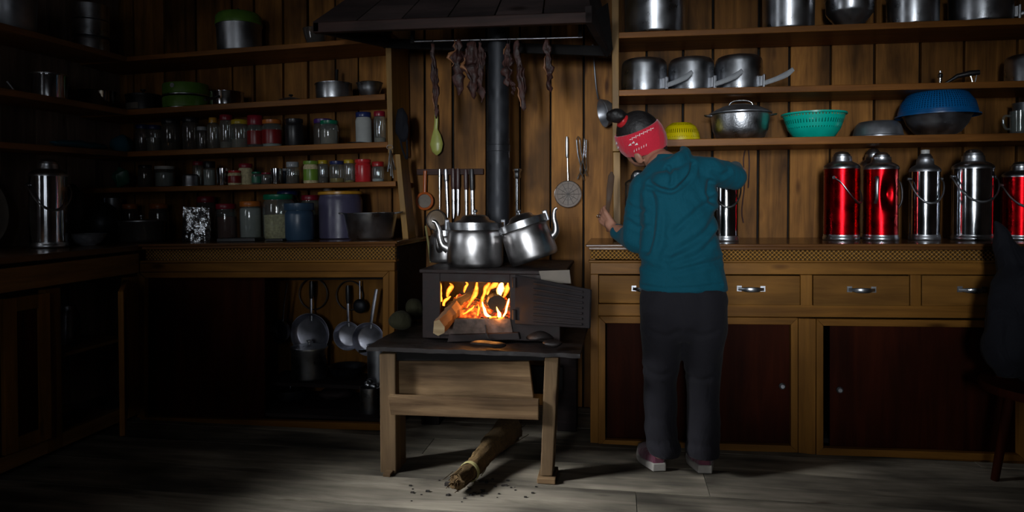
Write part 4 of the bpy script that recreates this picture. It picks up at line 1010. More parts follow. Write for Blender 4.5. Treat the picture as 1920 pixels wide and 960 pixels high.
jar('dark-lidded glass jar third from the left end of the jar shelf', 322, L3, 34, 60, 'black_lid', glass='glass_dark', content='grey_content', group=G3, level=.3)
jar('wide smoky jar fourth from the left end of the jar shelf', 359, L3, 30, 62, 'black_lid', glass='glass_dark', group=G3)
jar('narrow silver-lidded jar just left of the amber-capped bottle', 380, L3, 18, 44, 'silver_lid', glass='glass_dark', group=G3)
jar('slim waisted bottle with an amber cap on the jar shelf', 401, L3, 22, 60, 'amber_lid', group=G3, lidw=.6, neck=.6)
jar('tall clear jar with a flat red lid on the jar shelf', 426, L3, 25, 64, 'crimson_lid', group=G3, content='grey_content', level=.25)
jar('clear jar with a yellow lid on the third left shelf', 451, L3, 32, 54, 'yellow_lid', group=G3, content='grey_content', level=.4)
jar('tall red-topped jar with a red label on the third left shelf', 480, L3, 30, 61, 'crimson_lid', group=G3, band='red_label', lidh=.3)
jar('clear jar with an orange lid and dark red label', 511, L3, 36, 52, 'orange_lid', group=G3, band='red_label', content='white_content', level=.15)
jar('black cylindrical tin on the third left shelf', 553, L3, 34, 52, 'black_lid', glass='black_plastic', group=G3, name='storage_tin', cat='tin')
jar('jar with a purple lid standing behind the green-lidded jar', 607, L3, 36, 52, 'purple_lid', Y=3.47, glass='glass_dark', group=G3)
jar('clear jar with a dark green lid on the third left shelf', 618, L3, 34, 45, 'green_lid', Y=3.36, content='grey_content', level=.7, group=G3)
jar('tall frosted jar with a domed blue lid', 683, L3, 30, 60, 'blue_lid', glass='white_content', group=G3, Y=3.42)
jar('tall clear jar with a crimson lid beside the shelf upright', 713, L3, 22, 60, 'crimson_lid', group=G3, Y=3.40, content='grey_content', level=.2)
bm = bmn(); p, rt = seat(672, 3.35, L3); lathe(bm, [(.055, 0), (.056, .004), (.02, .006), (.001, .0065)], 24); o = done('jar_lid', bm, 'black_lid'); o.location = p; tag(o, 'flat black lid lying on the jar shelf in front of the frosted jar', 'lid')
# lower jar shelf
jar('greyish jar with a dark lid at the left of the lowest shelf', 272, L4, 24, 42, 'black_lid', glass='glass_dark', content='grey_content', group=G4)
jar('white-lidded tub with a pale label on the lowest shelf', 309, L4, 34, 39, 'white_plastic', content='white_content', level=.8, group=G4, lidh=.16, lidw=.92)
t, r, H = cyl_pot('metal_canister', 'squat round dark metal canister on the lowest shelf', 'canister', 358, 3.36, L4, 28, 22, 'steel_dark', kind='inverted', py=330)
jar('clear jar with a dark red lid behind the squat canister', 372, L4, 20, 47, 'crimson_lid', Y=3.45, group=G4)
jar('clear jar with a tall black lid on the lowest shelf', 393, L4, 22, 46, 'black_lid', content='white_content', level=.9, lidh=.28, group=G4)
cyl_pot('steel_cup', 'shiny steel cup left of the red and cream tins', 'cup', 419, 3.38, L4, 24, 32, 'steel_shiny', kind='cup', py=330)
jar('small red and white tin in front of the tall cream one', 440, L4, 24, 27, 'red_can', Y=3.35, glass='cream', band='red_label', group=G4, name='spice_tin', cat='tin')
jar('cream tin with a crimson lid on the lowest shelf', 461, L4, 26, 40, 'crimson_lid', glass='cream', group=G4, name='spice_tin', cat='tin', lidh=.2, Y=3.4)
jar('small dark jar with a green label on the lowest shelf', 481, L4, 18, 24, 'green_lid', Y=3.36, band='green_label', group=G4)
jar('small dark jar with a deep red lid left of the shiny cup', 499, L4, 18, 22, 'crimson_lid', Y=3.36, content='brown_spice', group=G4)
cyl_pot('steel_cup', 'mirror-bright steel cup in the middle of the lowest shelf', 'cup', 519, 3.36, L4, 22, 29, 'steel_shiny', kind='cup', py=330)
jar('clear jar with a bright silver lid on the lowest shelf', 549, L4, 24, 41, 'silver_lid', content='brown_spice', level=.5, lidh=.24, group=G4, Y=3.38)
jar('blue-grey jar partly hidden behind the silver-lidded jar', 538, L4, 18, 30, 'silver_lid', glass='blue_tub', Y=3.46, group=G4)
jar('green and yellow printed can on the lowest shelf', 583, L4, 27, 42, 'green_can', glass='cream', band='green_can', group=G4, name='food_can', cat='can', Y=3.38, lidw=.9)
jar('slim clear jar with a yellow lid right of the green can', 606, L4, 19, 43, 'yellow_lid', group=G4, content='brown_spice', level=.3)
jar('wide jar with a dark blue lid and yellow oil at its bottom', 632, L4, 28, 41, 'blue_lid', content='oil', level=.25, group=G4)
jar('slim clear jar with a yellow lid left of the big red can', 655, L4, 20, 43, 'yellow_lid', group=G4, content='oil', level=.1)
jar('plain bright red can on the lowest shelf', 681, L4, 30, 43, 'red_can', glass='red_can', group=G4, name='food_can', cat='can', lidw=.9)
jar('clear jar with a red lid at the right end of the lowest shelf', 709, L4, 23, 38, 'red_lid', content='white_content', level=.2, lidh=.24, group=G4)
# bottle opener etc. hanging on the upright
def hang(name, label, cat, fn, mat, loc):
    bm = bmn(); fn(bm); o = done(name, bm, mat); return tag(o, label, cat)
Yh = YS-.012
hk = thing('key_bunch', 'bunch of small bright steel utensils hanging on the left shelf upright', 'utensils')
bm = bmn(); tube(bm, [W(731+6*math.cos(a_*.6283), 276+4*math.sin(a_*.6283), Yh) for a_ in range(11)], .0015, 6); done('ring', bm, 'wire', hk)
for k, (x1_, y1_, x2_, y2_) in enumerate(((731, 281, 727, 322), (731, 281, 733, 330), (732, 281, 737, 334), (733, 282, 741, 318), (731, 290, 730, 316))):
    bm = bmn(); tube(bm, smooth_path([W(x1_, y1_, Yh), W((x1_+x2_)/2, (y1_+y2_)/2, Yh-.008*k*.5), W(x2_, y2_, Yh-.004)], 4), interp([.0015, .002, .0045], 4), 8, flat=1, flatdir=(1, 0, 0)); done('utensil', bm, 'wire', hk)
# items on the worktop, back left
YJ = 3.33
jar('dark jar with a dull orange lid behind the glass casserole, left', 245, CL, 28, 68, 'orange_lid', Y=3.48, glass='glass_dark', content='brown_spice', group=G5, lidh=.14, py=420)
jar('dark jar with a dull orange lid behind the glass casserole, right', 299, CL, 34, 68, 'orange_lid', Y=3.48, glass='glass_dark', content='brown_spice', group=G5, lidh=.14, py=420)
t, r, H = cyl_pot('glass_casserole', 'round glass casserole with steel lid rim on the back left worktop', 'casserole', 266, 3.27, CL, 80, 38, 'glass_dark', kind='pot', py=430)
lid(t, r, H, 'steel_dark', dome=.12)
jar('tall dark jar with a crimson lid behind the foil pack', 388, CL, 34, 80, 'crimson_lid', Y=3.50, glass='glass_dark', group=G5, lidh=.14, py=420)
t, r, H = jar('glass jar with a crimson lid and red spice right of the foil pack', 425, CL, 38, 68, 'crimson_lid', Y=3.36, content='chilli', level=.75, group=G5, lidh=.15, py=420)
jar('jar of white powder with an orange lid on the worktop', 471, CL, 40, 72, 'orange_lid', Y=3.36, content='white_content', level=.95, group=G5, lidh=.14, py=420)
jar('large plastic jar of cream grain with a green lid', 524, CL, 58, 84, 'green_lid', Y=3.38, content='cream', level=.62, group=G5, lidh=.12, py=420)
jar('blue-lidded tub standing behind the green-lidded jar', 541, CL, 40, 88, 'blue_lid', Y=3.53, glass='glass_dark', group=G5, lidh=.1, py=420)
jar('translucent blue plastic tub with white powder in it', 562, CL, 52, 70, 'blue_tub', Y=3.22, glass='blue_tub', group=G5, lidh=.2, py=420, lidw=.95, name='plastic_tub', cat='tub')
jar('tall jar with a crimson lid between the blue and purple tubs', 583, CL, 34, 80, 'crimson_lid', Y=3.48, content='grey_content', level=.6, group=G5, lidh=.12, py=420)
t, r, H = jar('big purple plastic tub with an orange-yellow lid', 640, CL, 80, 88, 'amber_lid', Y=3.38, glass='purple_tub', group=G5, lidh=.075, py=420, name='plastic_tub', cat='tub', lidw=.93, neck=.93)
H_tub = H; p_tub = t.location
bm = bmn(); lathe(bm, [(.022, 0), (.024, .004), (.018, .012), (.006, .016), (.006, .02), (.001, .022)], 24); o = done('jar_lid', bm, 'steel_dark'); o.location = p_tub+Vector((-.045, -.06, H_tub+.001)); tag(o, 'small dark steel lid lying on the orange-yellow tub lid', 'lid')
t, r, H = cyl_pot('steel_basin', 'wide steel pot with side ears at the right end of the back left worktop', 'pot', 696, 3.22, CL, 100, 50, 'steel', kind='pot', py=430)
for v in t.children[0].data.vertices:
    f_ = .80+.20*(v.co.z/H)**.6 if v.co.z > 0 else .8; v.co.x *= f_; v.co.y *= f_
ears(t, r, H*.96, 'steel_dark')
bm = bmn(); p, rt = seat(452, 3.18, CL, 440); box(bm, -.10, .10, -.05, .05, 0, .018); o = done('tray', bm, 'black_plastic', smooth=False, bevel=.003); o.location = p; o.rotation_euler = rt; tag(o, 'low black tray in front of the orange-lidded powder jar', 'tray')
bm = bmn(); p, rt = seat(519, 3.16, CL, 440); box(bm, -.045, .045, -.03, .03, 0, .012); o = done('tray', bm, 'black_plastic', smooth=False, bevel=.003); o.location = p; o.rotation_euler = rt; tag(o, 'small flat black box in front of the cream grain jar', 'box')
# foil pack
p, rt = seat(368, 3.20, CL, 430); k_ = mpp(368, 3.2); w_, h_ = 27*k_, 66*k_
bm = bmn(); n = 16; fr = []; bk_ = []
for i in range(n+1):
    for lst, sgn in ((fr, -1), (bk_, 1)):
        row = []
        for j in range(n+1):
            u_, v_ = i/n*2-1, j/n
            th_ = .030*(1-abs(u_)**3)*(1-v_*.85)+.002
            row.append(bm.verts.new((u_*w_*(1-.08*v_)+.004*v_, sgn*th_+.010*noise.noise(Vector((u_*3, v_*5, sgn)))*(v_ > 0)*(abs(u_) < 1)*(v_ < 1), v_*h_*(1-.06*(u_+1)/2))))
        lst.append(row)
for i in range(n):
    for j in range(n):
        bm.faces.new((fr[i][j], fr[i+1][j], fr[i+1][j+1], fr[i][j+1])); bm.faces.new((bk_[i][j+1], bk_[i+1][j+1], bk_[i+1][j], bk_[i][j]))
ed_ = lambda a, b, c, d: bm.faces.new((a, b, c, d))
for j in range(n): ed_(fr[0][j+1], bk_[0][j+1], bk_[0][j], fr[0][j]); ed_(fr[n][j], bk_[n][j], bk_[n][j+1], fr[n][j+1])
for i in range(n): ed_(fr[i][0], bk_[i][0], bk_[i+1][0], fr[i+1][0]); ed_(fr[i+1][n], bk_[i+1][n], bk_[i][n], fr[i][n])
o = done('foil_pack', bm, 'foil', angle=22); o.location = p+Vector((0, 0, .001)); o.rotation_euler = (0, rt[1], R(6)); tag(o, 'crumpled silver foil pack standing on the back left worktop', 'packet')
# second left shelf
t, r, H = cyl_pot('rice_cooker', 'black domed pot with a pale label on the second left shelf', 'cooker', 270, YP, L2, 60, 30, 'black_plastic', kind='pot', py=180)
l = lid(t, r, H, 'black_plastic', dome=.22)
bm = bmn(); lathe(bm, [(r*1.01, .012), (r*1.01, .045)], 60, cap0=False, cap1=False)
bmesh.ops.delete(bm, geom=[f for f in bm.faces if not (-R(125) < math.atan2(f.calc_center_median().y, f.calc_center_median().x) < -R(70))], context='FACES'); done('paper_label', bm, 'grey_content', t)
k = mpp(349, YP); p, rt = seat(349, YP, L2, 180)
G_ = 'green enamel tins'
for q_, (hz_, lb) in enumerate(((0, 'lower of the two stacked green enamel tins'), (.071, 'upper green enamel tin stacked on its twin'))):
    t = thing('enamel_tin', lb+' on the second left shelf', 'tin', p+Vector((0, 0, hz_)), rt, G_); r_ = 40*k
    bm = bmn(); lathe(bm, [(r_*.97, .006), (r_, .010), (r_, .060-.002), (r_*.98, .064), (.001, .064+.0)], 44); done('body', bm, 'green_enamel', t)
    bm = bmn(); lathe(bm, [(r_*.97, 0), (r_*1.02, .001), (r_*1.02, .005), (r_*.97, .0058)], 44); done('base_band', bm, 'steel', t)
bm = bmn(); lathe(bm, [(.0, 0), (.013, 0), (.013, .003), (.0, .003)], 6, mat=Matrix.Translation((.0, -r_*.99, .045)) @ Matrix.Rotation(R(90), 4, 'X')); done('badge', bm, 'silver_lid', t)
t, r, H = cyl_pot('saucepan', 'small bright steel pan right of the green tins', 'saucepan', 426, YP, L2, 60, 28, 'steel_shiny', py=180)
bm = bmn(); tube(bm, [(.005, -r, H*.6), (.0, -r-.03, H*.45), (-.01, -r-.10, H*.2)], [.006, .008, .007], 10); done('handle', bm, 'black_plastic', t)
p, rt = seat(546, 3.42, L2, 180); t = thing('pot_lid', 'domed steel pot lid lying on the second left shelf', 'lid', p, rt)
bm = bmn(); lathe(bm, [(.078, 0), (.078, .004), (.06, .018), (.03, .028), (.001, .030)], 40); done('dome', bm, 'steel_dark', t)
bm = bmn(); lathe(bm, [(.005, .029), (.005, .036), (.012, .040), (.010, .046), (.001, .047)], 16); done('knob', bm, 'black_plastic', t)
t, r, H = cyl_pot('saucepan', 'steel saucepan with its handle pointing upward near the left shelf upright', 'saucepan', 627, YP, L2, 68, 32, 'steel', py=160)
bm = bmn(); tube(bm, [(.0, r*.3, H*.9), (.0, r*.4, H*1.3), (.0, r*.5, H*1.95)], [.006, .008, .009], 10); done('handle', bm, 'black_plastic', t)
t, r, H = cyl_pot('steel_bowl', 'small flared steel bowl next to the left shelf upright', 'bowl', 694, YP, L2, 48, 30, 'steel', kind='bowl', py=160)
# top left shelf
t, r, H = cyl_pot('cooking_pot', 'tall green-lidded pot on the top left shelf', 'pot', 450, YP, L1, 80, 52, 'steel_dark', py=60)
bm = bmn(); lathe(bm, [(r*1.04, H+.001), (r*1.05, H+.01), (r*1.02, H+.045), (r*.9, H+.062), (.001, H+.07)], 40); l = done('lid', bm, 'green_enamel', t)
bm = bmn(); lathe(bm, [(.004, H+.068), (.004, H+.085), (.009, H+.09), (.001, H+.098)], 14); done('knob', bm, 'steel', l)
t, r, H = cyl_pot('glass_bowl', 'dim glass bowl beside the smoke hood on the top left shelf', 'bowl', 592, YP, L1, 44, 36, 'glass_dark', kind='bowl', py=60)
# left wall shelves
def onleft(px, lv, X=XL+.14, py=200):
    y = WX(px, py, X).y; return Vector((X, y, LS[lv](y)+.001)), mppX(px, X)
def lpot(name, label, cat, px, lv, wpx, hpx, mat, kind='pot', py=150):
    p, k = onleft(px, lv, py=py)
    class _S:                       # flat seat
        m = 0
        def z(s, x): return p.z-.0008
    t, r, H = cyl_pot(name, label, cat, px, p.y, _S(), wpx, hpx, mat, kind=kind); t.location = p
    return t, r, H
t, r, H = lpot('tiffin_carrier', 'tall stack of steel food carriers on the top shelf of the left wall', 'carrier', 172, 0, 60, 30, 'steel', 'inverted')
for q_ in (1, 2):
    bm = bmn(); lathe(bm, [(r, H*q_+.002), (r*1.03, H*q_+.004), (r*1.03, H*q_+.01), (r, H*q_+.012), (r, H*(q_+1)-.002), (.001, H*(q_+1))], 44); done('tier', bm, 'steel', t)
t, r, H = lpot('cooking_pot', 'bright steel pot on the second shelf of the left wall', 'pot', 93, 1, 60, 46, 'steel_shiny', 'pot', 150); lid(t, r, H, 'steel', knob_=False, dome=.08)
bm = bmn(); tube(bm, [(-.10, -.09, .03), (-.115, -.12, .075)], .004, 8); o = done('side_lug', bm, 'steel', t)
t, r, H = lpot('steel_bowl', 'low steel bowl in the corner of the second left wall shelf', 'bowl', 183, 1, 62, 32, 'steel_shiny', 'pan', 170)
t, r, H = lpot('plastic_tub', 'dim grey plastic tub at the top left corner of the photo', 'tub', 22, 0, 84, 66, 'pewter', 'cup')
# blue cloth and green packets
def lump(name, label, cat, pos, rad, mat, seed, amp=.45, rot=None):
    bm = bmn(); ell(bm, (0, 0, 0), rad, 26); jitter(bm, min(rad)*amp, .7/min(rad), seed); lo = min(v.co.z for v in bm.verts)
    for v in bm.verts: v.co.z -= lo
    o = done(name, bm, mat); o.location = pos
    if rot: o.rotation_euler = rot
    return tag(o, label, cat)
p, rt = seat(245, 3.40, L3, 260); lump('cloth', 'dark blue cloth heaped in the corner of the jar shelf', 'cloth', p+Vector((-.05, 0, 0)), (.06, .06, .05), 'blue_cloth', 4)
p, k = onleft(150, 2); lump('cloth', 'flat dark bundle on the lowest shelf of the left wall', 'cloth', p, (.06, .18, .02), 'blue_cloth', 9)
p, rt = seat(226, 3.40, L4, 330); lump('snack_packet', 'crinkled green packets at the left end of the lowest shelf', 'packet', p, (.045, .03, .06), 'green_label', 6, .6)
# worktop left
zw = lambda y: zc-.018+.018*(y-.9)/(YB-.9)
def atw(px, X, py=460):
    y = WX(px, py, X).y; return Vector((X, y, zw(y)+.001)), mppX(px, X)
p, k = atw(92, XL+.26)
flask('steel vacuum flask standing on the left wall worktop', 92, p.y, p, 62, 166, 'steel_shiny', bailang=R(-120), group=None, leftwall=k, capmat='steel', sp=.80, bailmat='steel')
p, k = atw(136, XL+.16); lump('water_jug', 'dark covered jug behind the steel flask on the left', 'jug', p, (.055, .055, .15), 'black_plastic', 2, .12)
p, k = atw(166, XL+.33)
t, r, H = cyl_pot('ceramic_bowl', 'patterned blue-white ceramic bowl in the worktop corner', 'bowl', 166, p.y, CL, 60, 22, 'enamel', kind='bowl'); t.location = p; t.rotation_euler = (0, 0, 0)
p, k = atw(192, XL+.20); lump('kettle', 'black kettle-like pot in the dark worktop corner', 'pot', p, (.09, .09, .10), 'black_iron', 3, .1)
p = Vector((W(213, 440, 3.42).x, 3.42, CL.z(W(213, 440, 3.42).x)+.001))
t, r, H = cyl_pot('steel_cup', 'tall dark steel cup behind the ceramic bowl', 'cup', 213, 3.45, CL, 30, 80, 'steel_dark', kind='cup', py=440)
# round tray leaning on the left wall
bm = bmn(); c0 = WX(-44, 394, XL+.10); k = mppX(0, XL+.1); r_ = 74*k
mt = Matrix.Rotation(R(90-8), 4, 'Y')
lathe(bm, [(.001, .010), (r_*.90, .010), (r_*.97, .018), (r_, .022), (r_, .016), (r_*.93, .002), (.001, 0)], 60, mat=mt)
o = done('round_tray', bm, 'grey_content'); lo = min(v.co.z for v in o.data.vertices)
o.location = (XL+.06, c0.y, zw(c0.y)+.001-lo); tag(o, 'big round grey tray leaning on the wall at the left picture edge', 'tray')
# can inside the left side cabinet
y_ = WX(130, 670, XC-.18).y
bm = bmn(); lathe(bm, [(.045, 0), (.047, .004), (.047, .10), (.044, .105), (.044, .125), (.036, .15), (.03, .16), (.03, .175), (.001, .176)], 36)
o = done('milk_can', bm, 'pan_grey'); o.location = (XC-.18, y_, .4155); tag(o, 'grey metal can on the shelf inside the left cabinet', 'can')

# ------------------------------------------------------------------ pans hanging inside the open cabinet
YH = YC+.435
rail = thing('hanging_rail', 'thin dark rail under the worktop where the pans hang', 'rail')
bm = bmn(); tube(bm, [W(496, 524, YH-.02), W(722, 522, YH-.02)], .005, 8); done('rod', bm, 'dark_wire', rail)
def hpan(name, label, px, py, rpx, mat, hx, hy, grip=None, Y=YH-.035, tilt=0, dep=.03, hw=.007, group='pans hanging in the cabinet'):
    k = mpp(px, Y); c_ = W(px, py, Y); r = rpx*k
    t = thing(name, label, 'pan', c_, (0, 0, tilt), group)
    bm = bmn(); mt = Matrix.Rotation(R(90), 4, 'X')
    lathe(bm, [(.001, 0), (r*.72, 0), (r*.80, .004), (r*.98, dep), (r*1.02, dep), (r*1.0, dep-.004), (r*.80, -.003), (.001, -.004)], 48, mat=mt); done('dish', bm, mat, t)
    top = W(hx, hy, Y-.012)-c_; a0 = Vector((top.x*.15, -dep*.4, r*.62))
    bm = bmn(); tube(bm, [a0, a0.lerp(top, .5)+Vector((0, -.004, 0)), top], [hw, hw, hw], 10, flat=.4, flatdir=(0, -1, 0)); done('handle', bm, 'pan_grey' if mat != 'black_iron' else 'wire', t)
    if grip:
        bm = bmn(); q = a0.lerp(top, .55); tube(bm, [q, q.lerp(top, .3), q.lerp(top, .8), top], [.009, .013, .013, .009], 12, flat=.7, flatdir=(0, -1, 0)); done('grip', bm, 'black_plastic', t)
    return t
hpan('frying_pan', 'small black pan hanging leftmost inside the open cabinet', 531, 620, 22, 'black_iron', 543, 530, tilt=R(-20), hw=.005, Y=YH-.13)
hpan('frying_pan', 'wide grey pan with black grip hanging behind the lidded pot', 585, 624, 38, 'pan_grey', 584, 527, True, Y=YH-.05)
hpan('frying_pan', 'medium grey pan with black grip, second from the right of the hanging pans', 655, 628, 27, 'pan_grey', 652, 535, True, Y=YH-.04)
hpan('frying_pan', 'pale grey pan with a flat riveted handle, rightmost of the hanging pans', 694, 634, 31, 'pan_grey', 706, 542, Y=YH-.09, hw=.009)
def ring(px, py, rpx, label, Y=YH-.012):
    c_ = W(px, py, Y); k = mpp(px, Y); bm = bmn()
    P_ = [c_+Vector((math.cos(a_)*rpx*k, 0, math.sin(a_)*rpx*k*1.05)) for a_ in [2*math.pi*i/32 for i in range(32)]]
    tube(bm, P_+[P_[0]], .0032, 8, cap=False); o = done('wire_ring', bm, 'dark_wire'); tag(o, label, 'ring', 'wire rings')
ring(587, 551, 28, 'thin dark wire ring hanging behind the wide grey pan handle')
ring(655, 554, 26, 'thin dark wire ring hanging behind the medium grey pan handle')
t = thing('ladle', 'dark round ladle hanging between the two right hanging pans', 'ladle', W(675, 574, YH-.05))
bm = bmn(); ell(bm, (0, 0, 0), (.038, .022, .038), 24); done('bowl', bm, 'black_iron', t)
bm = bmn(); tube(bm, [(0, 0, .03), (-.006, .012, .13)], .004, 8); done('handle', bm, 'pan_grey', t)
# pot, clutter on the inner shelf
def flatseat(px, Y, z):
    class S_: m = 0
    s = S_(); s.z = lambda x: z; return s
t, r, H = cyl_pot('cooking_pot', 'lidded aluminium pot on the shelf inside the open cabinet', 'pot', 580, YC+.30, flatseat(0, 0, zsh), 66, 58, 'alu', py=690); lid(t, r, H, 'steel', dome=.2)
cyl_pot('steel_bowl', 'shallow dark basin under the right hanging pans in the cabinet', 'bowl', 650, YC+.33, flatseat(0, 0, zsh), 66, 24, 'black_iron', kind='bowl', py=690)
t, r, H = cyl_pot('cooking_pot', 'black lidded pot on the cabinet floor with a bright knob', 'pot', 545, YC+.30, flatseat(0, 0, ZIN), 66, 16, 'black_iron', py=760); lid(t, r, H, 'black_iron', dome=.15, km='steel')
t, r, H = cyl_pot('metal_can', 'small steel can holding shiny bits at the right of the cabinet floor', 'can', 694, YC+.12, flatseat(0, 0, ZIN), 38, 48, 'alu', kind='cup', py=770)
bm = bmn()
for k in range(4): ell(bm, (rnd.uniform(-.02, .02), rnd.uniform(-.02, .02), H+.002+k*.006), (.018, .014, .016), 12)
o = done('small_lids', bm, 'steel'); o.location = t.location; tag(o, 'jumble of shiny small lids heaped in the steel can', 'lids', kind='stuff')
lump('cloth', 'folded dark cloth on the floor of the open cabinet', 'cloth', (W(630, 760, YC+.3).x, YC+.3, ZIN+.001), (.09, .06, .03), 'hood', 7)
t = thing('saucepan', 'dark saucepan with a bright hinge at the right edge of the open cabinet', 'saucepan', (W(712, 680, YC+.2).x-.03, YC+.27, zsh+.001))
bm = bmn(); lathe(bm, [(.05, 0), (.055, .004), (.058, .19), (.061, .193), (.052, .193), (.048, .01), (.001, .008)], 36, cap1=False); done('body', bm, 'steel_dark', t)
bm = bmn(); tube(bm, [(-.055, -.03, .165), (-.085, -.05, .165)], .008, 10); done('handle', bm, 'steel_shiny', t)

# ------------------------------------------------------------------ hanging things on the plank wall
YL = YB-.02
bm = bmn(); pbox(bm, (781, 317), (906, 316), (906, 327), (781, 328), YB-.022, .02); rk = done('utensil_rack', bm, 'hoodrim', smooth=False, bevel=.002); tag(rk, 'dark wooden strip on the wall where knives and strainers hang', 'rack')
YK = YB-.034
def utensil(name, label, cat, px0, py0, px1, py1, pys, hm, bm_, hw, bw, Y=YK, hflat=.5, group=None, bladeflat=.25):
    t = thing(name, label, cat, W(px0, py0, Y), group=group); o_ = W(px0, py0, Y); k = mpp(px0, Y)
    f = (pys-py0)/(py1-py0); a, m_, b = Vector((0, 0, 0)), (W(px0+(px1-px0)*f, pys, Y)-o_), W(px1, py1, Y)-o_
    bm = bmn(); tube(bm, [a, a.lerp(m_, .15), a.lerp(m_, .85), m_], [hw*k*.8, hw*k, hw*k, hw*k*.7], 10, flat=hflat, flatdir=(0, -1, 0)); done('grip', bm, hm, t)
    bm = bmn(); tube(bm, [m_, m_.lerp(b, .1), m_.lerp(b, .8), b], [bw*k, bw*k, bw*k*.9, bw*k*.3], 10, flat=bladeflat, flatdir=(0, -1, 0)); done('blade', bm, bm_, t)
    return t
GK = 'utensils hanging on the wall rack'
utensil('skewer', 'thin bright steel fork, leftmost silver utensil on the wall rack', 'fork', 824, 317, 824, 394, 355, 'wire', 'wire', 2.2, 1.1, group=GK)
utensil('palette_knife', 'plain steel spatula knife right of the thin fork on the rack', 'knife', 835, 317, 839, 408, 340, 'steel', 'steel', 4.2, 2.6, group=GK)
utensil('serving_spoon', 'brown-handled steel utensil, leftmost brown grip on the rack', 'utensil', 849, 316, 850, 410, 355, 'brown_plastic', 'steel', 4.3, 3.0, group=GK)
utensil('serving_spoon', 'brown-handled steel utensil touching the leftmost brown grip', 'utensil', 858, 316, 858, 405, 355, 'brown_plastic', 'steel', 4.3, 3.0, group=GK)
utensil('serving_spoon', 'brown-handled steel utensil, second from the stove pipe', 'utensil', 873, 318, 874, 410, 356, 'brown_plastic', 'steel', 4.0, 2.4, group=GK)
utensil('serving_spoon', 'dark-handled steel utensil nearest the stove pipe', 'utensil', 884, 317, 886, 410, 357, 'black_plastic', 'steel', 4.3, 2.8, group=GK)
def strainer(name, label, px, py, rpx, rimm, meshm, hx, hy, hw, Y=YK, group=None, tw=2.4):
    c_ = W(px, py, Y); k = mpp(px, Y); r = rpx*k; t = thing(name, label, 'strainer', c_, group=group)
    bm = bmn(); P_ = [Vector((math.cos(a_)*r, 0, math.sin(a_)*r)) for a_ in [2*math.pi*i/36 for i in range(36)]]; tube(bm, P_+[P_[0]], tw*k, 8, cap=False); done('rim', bm, rimm, t)
    bm = bmn(); mt = Matrix.Rotation(R(90), 4, 'X'); lathe(bm, [(.001, -.010), (r*.5, -.008), (r*.97, 0)], 36, mat=mt, cap0=False, cap1=False); done('mesh', bm, meshm, t)
    if hx is not None:
        e = W(hx, hy, Y)-c_; bm = bmn(); tube(bm, [Vector((0, 0, r)), e], hw*k, 8, flat=.5, flatdir=(0, -1, 0)); done('handle', bm, rimm, t)
    return t, k, r
strainer('tea_strainer', 'orange plastic tea strainer at the left end of the rack', 796, 377, 15, 'orange_plastic', 'grey_content', 797, 320, 3.2)
strainer('wire_strainer', 'round brown wire strainer low behind the small kettle', 818, 413, 19, 'dark_wire', 'wire_mesh', 821, 392, 1, Y=YK+.005, tw=1)
t, k, r = strainer('skimmer', 'round wire skimmer with steel handle hanging left of the tongs', 1065, 364, 25, 'wire', 'wire_mesh', 1063.5, 294, 1.2, tw=.6)
for x in t.children:
    if x.name.startswith('mesh'): x.data.materials[0] = M['fine_mesh']
bm = bmn(); 
for a_ in range(0, 180, 30): e = Vector((math.cos(R(a_))*r, -.004, math.sin(R(a_))*r)); tube(bm, [-e, Vector((0, -.012, 0)), e], .0008, 5)
for rr in (.45, .8): P_ = [Vector((math.cos(q)*r*rr, -.006, math.sin(q)*r*rr)) for q in [2*math.pi*i/24 for i in range(25)]]; tube(bm, P_, .0006, 5, cap=False)
done('wire_web', bm, 'dark_wire', t)
bm = bmn(); o_ = W(1065, 364, YK); tube(bm, [W(1064, 296, YK)-o_, W(1063, 293, YK)-o_, W(1063, 262, YK)-o_, W(1063, 256, YK)-o_], [.004, .0075, .0075, .005], 10, flat=.6, flatdir=(0, -1, 0)); done('grip', bm, 'steel', t)
t = thing('tongs', 'bunch of bright wire tongs hanging right of the round skimmer', 'tongs', W(1090, 258, YK)); o_ = W(1090, 258, YK)
for k, pp in enumerate((((1081, 262), (1084, 290), (1090, 318), (1086, 328), (1083, 336)), ((1096, 260), (1094, 292), (1088, 318), (1092, 330), (1095, 338)), ((1087, 262), (1090, 285), (1096, 315), (1101, 330)), ((1100, 262), (1099, 300), (1100, 318), (1094, 328)))):
    bm = bmn(); tube(bm, smooth_path([W(x, y, YK-.006*k)-o_ for x, y in pp], 5), (.0040 if k < 2 else .0032), 8); done('arm', bm, 'wire', t)
bm = bmn(); tube(bm, smooth_path([W(1081, 262, YK)-o_, W(1084, 256, YK)-o_, W(1088, 262, YK)-o_], 4), .0025, 8); done('hook', bm, 'wire', t)
# steel ladle standing above the tipped kettle
t = thing('ladle', 'long steel ladle with hooked top hanging right of the stove pipe', 'ladle', W(970, 318, YK-.02)); o_ = W(970, 318, YK-.02)
k = mpp(970, YK); bm = bmn(); lathe(bm, [(4*k, 2*k), (8*k, 1*k), (8.5*k, -2*k), (7*k, -4*k), (6*k, -8*k), (6.6*k, -14*k), (5*k, -17*k)], 24); done('hook_end', bm, 'steel', t)
bm = bmn(); lathe(bm, [(4.6*k, -17*k), (4.8*k, -40*k), (4.4*k, -75*k), (2.6*k, -100*k)], 20); done('handle', bm, 'steel', t)
bm = bmn(); ell(bm, W(972, 425, YK-.02)-o_, (.035, .02, .035), 20); done('bowl', bm, 'steel', t)
